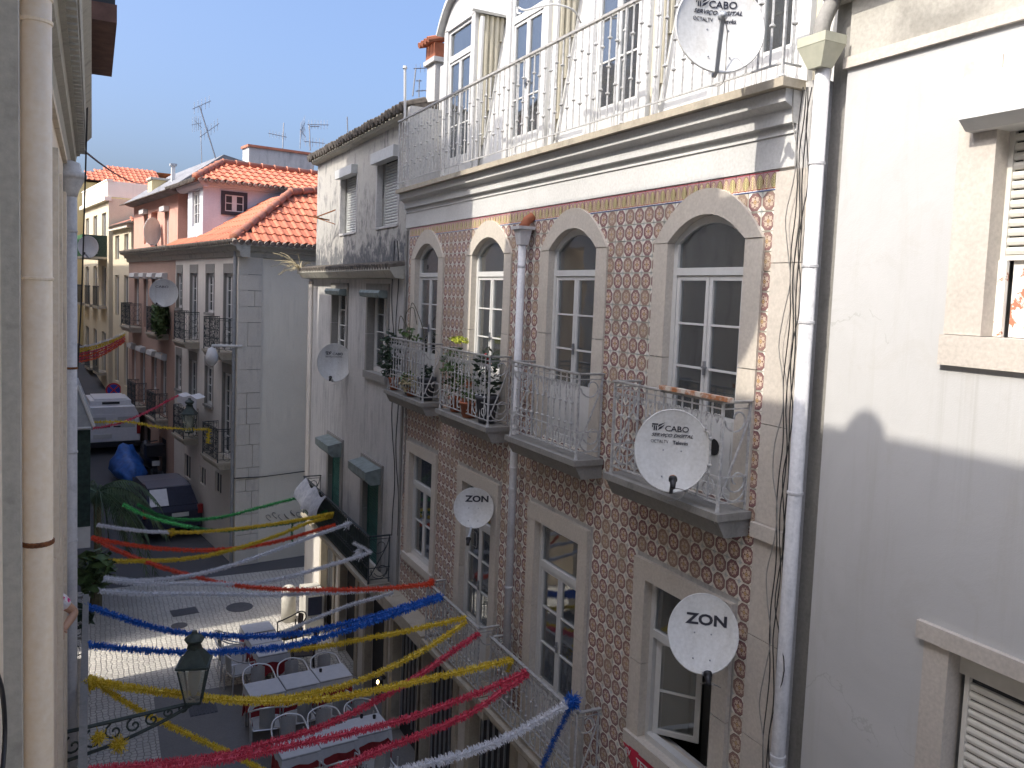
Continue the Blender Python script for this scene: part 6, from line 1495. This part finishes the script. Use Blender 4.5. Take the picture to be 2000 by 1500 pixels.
# more things on the far facades and at the left edge
c = feP(313, 620, -.25); bush('balcony_greenery', 'dense green plants spilling over the dark balcony of the pink brown house', c, .62, 900, .10, 'leaf', sq=(.45, .9, 1.1), trunk=c-Vector((0, 0, .6)))
m = MB(); P = [feP(a, b, -.5) for a, b in ((346, 770), (358, 776), (372, 772), (384, 780))]
for i in range(3):
    a, b = P[i], P[i+1]; dz = Vector((0, 0, .22+.06*i)); m.quad(a, b, b-dz, a-dz); m.quad(a, b, b+Vector((.25, .1, .05)), a+Vector((.25, .1, .05)))
solid('white_cloth', m, 'cloth_white', 'small white cloth lying on the balcony rail behind the farther lantern', 'cloth', P[1])
P = [atX(-12, 1300, -.2), atX(3, 1345, -.2), atX(9, 1400, -.2), atX(9, 1450, -.2), atX(4, 1520, -.2)]
m = MB(); m.smooth = True; m.tube(smooth_path(P, 6), .006, 8); solid('hose', m, 'black', 'black curved rubber hose at the lower left edge beside the beige drainpipe', 'hose', P[-1])
for px_, py_ in ((72, 548), (72, 1066)):
    pass
# ================= vehicles =============================================
def loft(m, secs):
    """secs: list of rings (lists of points), closed rings"""
    b = len(m.v); n = len(secs[0])
    for s in secs: m.v += [Vector(p) for p in s]
    for k in range(len(secs)-1):
        for j in range(n): j2 = (j+1) % n; m.f.append((b+k*n+j, b+k*n+j2, b+(k+1)*n+j2, b+(k+1)*n+j)); m.uv.append(None)
    m.f.append(tuple(b+j for j in reversed(range(n)))); m.f.append(tuple(b+(len(secs)-1)*n+j for j in range(n))); m.uv += [None, None]
def wheel(F, par, x, y, r=.3, w_=.2):
    m = MB(F); m.lathe((x, y, r), [(r*.6, -w_/2), (r, -w_/2), (r, w_/2), (r*.6, w_/2)], 18, (1, 0, 0)); wl_ = m.build('wheel', 'black', par); m = MB(F); m.lathe((x, y, r), [(.02, -w_/2-.005), (r*.6, -w_/2-.003), (r*.6, w_/2+.003), (.02, w_/2+.005)], 14, (1, 0, 0)); m.build('rim', 'alu', wl_)
c = FE @ Vector((-1.15, 4.2, 0)); cc_ = atY(340, 1015, 25.3); FC = Matrix.Translation((cc_.x-.28, 27.2, G+.1)) @ Matrix.Rotation(EA, 4, 'Z')
car = thing('parked_car', 'dark blue hatchback parked by the corner house, seen from behind', 'car', mat=FC)
def ring(y, hw, hb, zb, zs, zt, ht): return [(-hw, y, zb), (hw, y, zb), (hw, y, zs), (ht, y, zt), (-ht, y, zt), (-hw, y, zs)]
m = MB(FC); m.smooth = False; loft(m, [ring(-1.85, .76, 0, .3, .62, .78, .70), ring(-1.75, .82, 0, .22, .70, .92, .72), ring(-1.0, .83, 0, .2, .75, .93, .74), ring(1.1, .83, 0, .2, .75, .92, .74), ring(1.9, .78, 0, .25, .62, .74, .62), ring(2.0, .70, 0, .3, .5, .6, .55)]); m.build('body', 'navy', car)
m = MB(FC); loft(m, [[(-.72, -1.72, .925), (.72, -1.72, .925), (.60, -1.38, 1.40), (-.60, -1.38, 1.40)], [(-.74, -1.0, .93), (.74, -1.0, .93), (.62, -1.0, 1.44), (-.62, -1.0, 1.44)], [(-.74, .3, .93), (.74, .3, .93), (.62, .2, 1.43), (-.62, .2, 1.43)], [(-.70, 1.15, .91), (.70, 1.15, .91), (.60, .45, 1.40), (-.60, .45, 1.40)]]); m.build('cabin_glass', 'navy', car)
m = MB(FC); loft(m, [[(-.60, -1.36, 1.405), (.60, -1.36, 1.405), (.58, -1.34, 1.43), (-.58, -1.34, 1.43)], [(-.62, -.6, 1.445), (.62, -.6, 1.445), (.58, -.6, 1.48), (-.58, -.6, 1.48)], [(-.60, .4, 1.41), (.60, .4, 1.41), (.58, .38, 1.43), (-.58, .38, 1.43)]]); m.build('roof', 'car_roof', car)
for sx in (-1, 1):
    m = MB(FC); m.box(sx*.68, sx*.82, -1.86, -1.72, .66, .92); m.build('tail_light', 'redlamp', car)
    for y in (-1.2, 1.25): wheel(FC, car, sx*.72, y)
m = MB(FC); m.box(-.05, .42, -1.88, -1.865, .62, .74); m.build('number_plate', 'plate', car)
m = MB(FC); loft(m, [[(-.62, -1.735, .95), (-.1, -1.735, .95), (-.1, -1.40, 1.375), (-.56, -1.40, 1.375)], [(-.62, -1.725, .95), (-.1, -1.725, .95), (-.1, -1.39, 1.375), (-.56, -1.39, 1.375)]]); m.build('rear_window', 'van', car)
vb = (atY(165, 880, 33)+atY(265, 880, 33))/2
FV = Matrix.Translation((vb.x-.12, 35.0, RZ(33.5)-.02)) @ Matrix.Rotation(EA*.6, 4, 'Z') @ Matrix.Diagonal((.97, .93, .93, 1))
van = thing('parked_van', 'pale grey high roofed van parked down the street, seen from behind', 'van', mat=FV); H = (atY(215, 797, 33).z-RZ(33.2))/.93
m = MB(FV)
def vr(y, s=1, t=1): return [(-1.0*s, y, .35), (1.0*s, y, .35), (1.02*s, y, 1.0), (.93*s, y, H*.86*t), (.80*s, y, H*t), (-.80*s, y, H*t), (-.93*s, y, H*.86*t), (-1.02*s, y, 1.0)]
loft(m, [vr(-2.0, .97, .99), vr(-1.9), vr(1.6), vr(2.4, .95, .9), vr(3.0, .85, .5)]); m.build('body', 'van', van)
m = MB(FV); m.box(-.70, .70, -1.7, .3, H+.002, H+.20); m.box(-.55, .55, -1.6, .1, H+.2, H+.27); m.build('roof_box', 'van', van); m = MB(FV); m.box(-.3, .3, -1.72, -1.701, H+.06, H+.15); m.build('roof_vent', 'black', van)
for a, b in ((-.93, -.01), (.01, .93)):
    m = MB(FV); m.box(a, b, -2.02, -2.001, .5, H*.84); d_ = m.build('rear_door', 'van', van)
    m = MB(FV); xx = -.18 if a < 0 else .18; m.box(xx-.12, xx+.12, -2.035, -2.021, 1.05, 1.10); m.build('handle', 'black', d_)
for sx in (-1, 1): m = MB(FV); m.box(sx*.86, sx*.99, -2.03, -2.003, .75, 1.15); m.build('tail_light', 'redlamp', van); wheel(FV, van, sx*.85, -1.1, .34); wheel(FV, van, sx*.85, 1.9, .34)
m = MB(FV); m.box(-.62, -.0, -2.04, -2.022, .62, .78); m.build('number_plate', 'plate', van); m = MB(FV); m.box(-.98, .98, -2.1, -2.0, .28, .48); m.build('bumper', 'black', van)
for sx in (-1, 1):
    m = MB(FV); m.box(sx*.50-.30, sx*.50+.30, -2.026, -2.0205, H*.55, H*.78); m.build('door_panel', 'shutter_b', van)
# scooter under blue tarpaulin, another dark motorbike beside it
c = Vector((atY(252, 930, 29.5).x, 30.2, RZ(29.8))); FSx = Matrix.Translation(c) @ Matrix.Rotation(EA, 4, 'Z'); sc1 = thing('covered_motorbike', 'motorbike under a bright blue tarpaulin with one wheel showing', 'motorbike', mat=FSx)
m = MB(FSx); m.smooth = True
secs = []
for (y, w1, h1, z1) in ((-1.05, .16, .5, .30), (-.8, .36, .95, .25), (-.3, .42, 1.02, .2), (.1, .40, 1.05, .2), (.4, .46, 1.42, .2), (.65, .34, 1.3, .25), (.95, .15, .8, .4)):
    secs.append([(w1*(math.cos(a)*abs(math.cos(a))**.0)*(1+.16*math.sin(3*a+y*7))*(1.15-.45*max(0, math.sin(a))), y+.06*math.sin(a*4+y), z1+(h1-z1)*(.5+.5*math.sin(a))*(1+.07*math.sin(a*5+y*9))) for a in [2*math.pi*i/14 for i in range(14)]])
loft(m, secs); m.build('tarpaulin', 'blue_tarp', sc1); wheel(FSx, sc1, 0, -.95, .27, .12)
FS2 = Matrix.Translation(Vector((atY(278, 930, 30.5).x+.25, 31.0, RZ(30.6)))) @ Matrix.Rotation(EA, 4, 'Z'); sc2 = thing('parked_motorbike', 'dark motorbike with a small white plate beside the blue tarpaulin', 'motorbike', mat=FS2)
m = MB(FS2); m.smooth = True; loft(m, [[(w1*math.cos(a), y, z1+(h1-z1)*(.5+.5*math.sin(a))) for a in [2*math.pi*i/12 for i in range(12)]] for (y, w1, h1, z1) in ((-.9, .1, .7, .5), (-.6, .2, .95, .35), (0, .2, .85, .3), (.3, .25, .95, .3), (.55, .2, 1.2, .4), (.8, .08, .9, .5))]); m.build('body', 'black', sc2)
m = MB(FS2); m.box(-.3, .3, -.95, -.55, .85, 1.25); m.build('top_box', 'black', sc2); m = MB(FS2); m.tube([(-.38, .5, 1.15), (0, .6, 1.1), (.38, .5, 1.15)], .02, 5); m.build('handlebar', 'black', sc2)
m = MB(FS2); m.box(-.12, .12, -.97, -.96, .55, .72); m.build('number_plate', 'plate', sc2); wheel(FS2, sc2, 0, -.65, .28, .12); wheel(FS2, sc2, 0, .75, .28, .12)
# no stopping sign
c = atY(222, 762, 39); ns = thing('no_stopping_sign', 'round blue no stopping sign with red border and cross above the van', 'sign', (c.x, c.y, G)); R0 = .26
m = MB(); m.tube([(c.x, c.y+.05, G), (c.x, c.y+.05, c.z+.2)], .03, 6); m.build('post', 'zinc', ns)
m = MB(); m.lathe(c, [(R0*1.2, 0), (R0*1.2, .02)], 24, (0, 1, 0)); m.build('red_ring', 'sign_red', ns); m = MB(); m.lathe(c-Vector((0, .004, 0)), [(R0*.95, 0), (R0*.95, .003)], 24, (0, 1, 0)); m.build('blue_face', 'sign_blue', ns)
for s_ in (-1, 1): m = MB(); m.tube([c+Vector((-R0*.66, -.012-.004*s_, -R0*.66*s_)), c+Vector((R0*.66, -.012-.004*s_, R0*.66*s_))], .03, 4); m.build('cross_bar', 'sign_red', ns)
# ================= antennas =============================================
def antenna(label, top, base, arms, Y, r=.022, group='roof antennas'):
    t = atY(*top, Y); b = atY(*base, Y); a = thing('roof_antenna', label, 'antenna', b, group=group)
    m = MB(); m.tube([b, t], r, 5); m.build('mast', 'alu', a)
    for (p, q, n, el) in arms:
        P = atY(*p, Y); Q = atY(*q, Y); m = MB(); m.tube([P, Q], r*.7, 4); m.build('boom', 'alu', a); m = MB(); dd = Vector((.35, 1, .1)).normalized() if el > 0 else Vector((0, 0, 1))
        for i in range(n): c_ = P.lerp(Q, (i+.5)/n); m.tube([c_-dd*abs(el)*.5, c_+dd*abs(el)*.5], r*.4, 3)
        m.build('elements', 'alu', a)
    return a
antenna('tallest leaning antenna with two booms above the grey roof', (390, 208), (422, 312), [((376, 213), (412, 197), 5, -.4), ((390, 268), (428, 241), 6, -.4)], 30)
antenna('short pale antenna just left of the tallest one', (392, 255), (394, 318), [((374, 244), (394, 240), 5, -.5), ((380, 235), (394, 250), 3, -.4)], 30.4, .015)
antenna('single thin antenna pole with one boom left of the long chimney', (554, 240), (552, 290), [((524, 260), (560, 268), 6, -.25)], 31)
antenna('branching antenna with a bow tie grid over the long chimney', (587, 255), (586, 290), [((586, 258), (596, 238), 5, -.5), ((586, 252), (597, 268), 5, -.5)], 29, .016)
antenna('antenna with a long level boom nearest the weathered roof', (604, 243), (606, 294), [((600, 243), (642, 244), 7, -.3), ((594, 276), (634, 280), 6, -.3), ((606, 247), (624, 247), 5, .3)], 28)
antenna('plain thin pole over the weathered roof', (678, 228), (679, 262), [], 20, .016)
antenna('small slanted antenna above the tall yellow house', (220, 330), (220, 348), [((200, 332), (232, 336), 5, -.3)], 52, .03)
antenna('tilted square antenna behind the terrace parapet', (812, 134), (806, 188), [((808, 134), (852, 132), 5, -.15), ((812, 178), (845, 176), 4, .3)], 14.5, .014)
antenna('short antenna between the pole and the dormer', (819, 155), (818, 190), [((812, 158), (824, 158), 2, .2)], 15, .012)
t = atY(791, 135, 12.9); b = atY(791, 245, 12.9); m = MB(); m.tube([b, t], .022, 6); m.lathe(t, [(.02, 0), (.04, .01), (.03, .05)], 8); solid('white_pole', m, 'white_paint', 'thin white pole rising from the far end of the terrace railing', 'pole', b)
m = MB(); a = atX(655, 410, 4.6); b = a+Vector((-.3, .5, -.15)); m.tube([a, b], .015, 4); m.tube([a+Vector((0, 0, -.3)), b], .012, 4); m.tube([b+Vector((-.2, .2, .05)), b+Vector((.25, -.2, -.05))], .02, 4); solid('wall_bracket', m, 'rust', 'rusty iron bracket on the sunlit end of the weathered wall', 'bracket', a)
# ================= banner and person ====================================
bt = thing('banner', 'red and pink banner with white lettering hanging at the bottom by the open window', 'banner', atX(1250, 1480, 4.56))
A_, B_ = atX(1218, 1438, 4.555), atX(1330, 1540, 4.50); dirv = (B_-A_); m = MB()
n = 10
for i in range(n):
    for (s0, s1) in ((0, .5), (.5, 1)):
        def q(t, s): h = .04+.26*min(1, t*2.2); return A_+dirv*t+Vector((-.02*math.sin(t*9), 0, -.02-h*s))
        m.quad(q(i/n, s0), q((i+1)/n, s0), q((i+1)/n, s1), q(i/n, s1))
m.build('cloth', 'banner', bt)
for (s, t0, sz, dz) in (('TETRA', .30, .105, -.13), ('SV', .10, .085, -.10)):
    me = text_mesh(s, sz, .0015, bold=.001); ux = dirv.normalized(); uz = Vector((0, 0, 1)); o0 = A_+dirv*t0+Vector((-.035, 0, dz))
    for v in me.vertices: x_, y_, z_ = v.co; v.co = (WM[bt.name].inverted() @ (o0+ux*x_+uz*y_+Vector((-z_, 0, 0))))
    me.materials.append(M['white_paint']); o = bpy.data.objects.new('lettering', me); sc.collection.objects.link(o); o.parent = bt; WM[o.name] = WM[bt.name]
def skin_obj(name, verts, edges, radii, mat, parent, root=0):
    me = bpy.data.meshes.new(name); pm = WM[parent.name].inverted(); me.from_pydata([tuple(pm @ Vector(v)) for v in verts], edges, [])
    o = bpy.data.objects.new(name, me); sc.collection.objects.link(o); o.parent = parent; WM[o.name] = WM[parent.name]
    md = o.modifiers.new('skin', 'SKIN')
    for i, r in enumerate(radii): me.skin_vertices[0].data[i].radius = (r, r)
    me.skin_vertices[0].data[root].use_root = True
    o.modifiers.new('sub', 'SUBSURF').levels = 1; o.modifiers['sub'].render_levels = 2; me.materials.append(M[mat]); return o
# person leaning on the left balcony: floral blouse, arm resting on the rail
Y0 = atX(140, 1190, -.18).y
Y0 = 9.0
pe = thing('person', 'person in a floral blouse with a forearm resting on the left balcony', 'person', (-.5, Y0, -5.0))
EL = atX(147, 1196, -.13); SH = Vector((-.36, EL.y-.02, EL.z+.24)); HD = Vector((-.22, EL.y-.24, EL.z-.06)); yb_ = EL.y-.05
V = [(-.52, yb_, -4.05), (-.52, yb_, -3.80), (-.50, yb_, -3.62), (-.47, yb_, -3.50), (-.44, yb_, -3.42), (-.41, yb_, -3.30),
     SH, SH.lerp(EL, .5), EL, EL.lerp(HD, .5), HD, (-.55, yb_-.2, -3.56), (-.5, yb_-.38, -3.78), (-.33, yb_-.42, -3.95),
     (-.52, yb_+.09, -4.1), (-.53, yb_+.1, -4.52), (-.54, yb_+.1, -4.94), (-.46, yb_+.1, -4.97), (-.52, yb_-.09, -4.1), (-.53, yb_-.1, -4.52), (-.54, yb_-.1, -4.94), (-.46, yb_-.1, -4.97)]
Ed = [(0,1),(1,2),(2,3),(3,4),(4,5),(3,6),(6,7),(7,8),(8,9),(9,10),(3,11),(11,12),(12,13),(0,14),(14,15),(15,16),(16,17),(0,18),(18,19),(19,20),(20,21)]
skin_obj('body', V, Ed, [.14,.12,.14,.10,.055,.05,.06,.05,.042,.036,.026,.06,.045,.03,.08,.06,.04,.03,.08,.06,.04,.03], 'skin', pe)
hd = Vector((-.39, yb_, -3.19)); m = MB(); m.smooth = True; m.lathe(hd-Vector((0,0,.11)), [(.03, 0), (.06, .03), (.078, .10), (.076, .16), (.05, .21), (.01, .23)], 16); m.lathe(hd+Vector((.075, 0, -.02)), [(.006, -.02), (.014, -.01), (.008, .02)], 6); m.build('head', 'skin', pe)
m = MB(); m.smooth = True; m.lathe(hd+Vector((-.015, 0, -.03)), [(.07, -.06), (.09, .0), (.088, .07), (.06, .12), (.01, .14)], 16); m.build('hair', 'stem', pe)
for sy in (-.03, .03): m = MB(); m.lathe(hd+Vector((.07, sy, .01)), [(.002, -.008), (.008, 0), (.002, .008)], 8); m.build('eye', 'black', pe)
skin_obj('blouse', [V[0], V[1], V[2], V[3], SH, SH.lerp(EL, .45), SH.lerp(EL, .8), V[11], V[12]], [(0,1),(1,2),(2,3),(3,4),(4,5),(5,6),(3,7),(7,8)], [.155,.135,.155,.11,.075,.07,.068,.072,.06], 'floral', pe)
skin_obj('trousers', [V[0], V[14], V[15], V[16], V[18], V[19], V[20]], [(0,1),(1,2),(2,3),(0,4),(4,5),(5,6)], [.15,.09,.072,.055,.09,.072,.055], 'navy', pe)
for i in range(4):
    t0 = HD+Vector((.006, -.02+.013*i, .0)); skin_obj('finger', [HD, t0+Vector((-.0, -.03, -.01)), t0+Vector((0, -.055, -.025)), t0+Vector((0, -.07, -.045))], [(0,1),(1,2),(2,3)], [.014,.009,.008,.007], 'skin', pe)
skin_obj('thumb', [HD, HD+Vector((.02, -.01, .0)), HD+Vector((.032, -.035, -.01))], [(0,1),(1,2)], [.014,.010,.008], 'skin', pe)
# round dish on the left roof, only its shadow reaches the tiled wall
c = Vector((-.2, 4.70, 5.02)); dish('large grey dish on the left roof above the eave', c, (-.7, -.1, .7), 1.04, 1.04, (-.45, 4.4, 4.4), armdir=(0, -.5), holes=False)
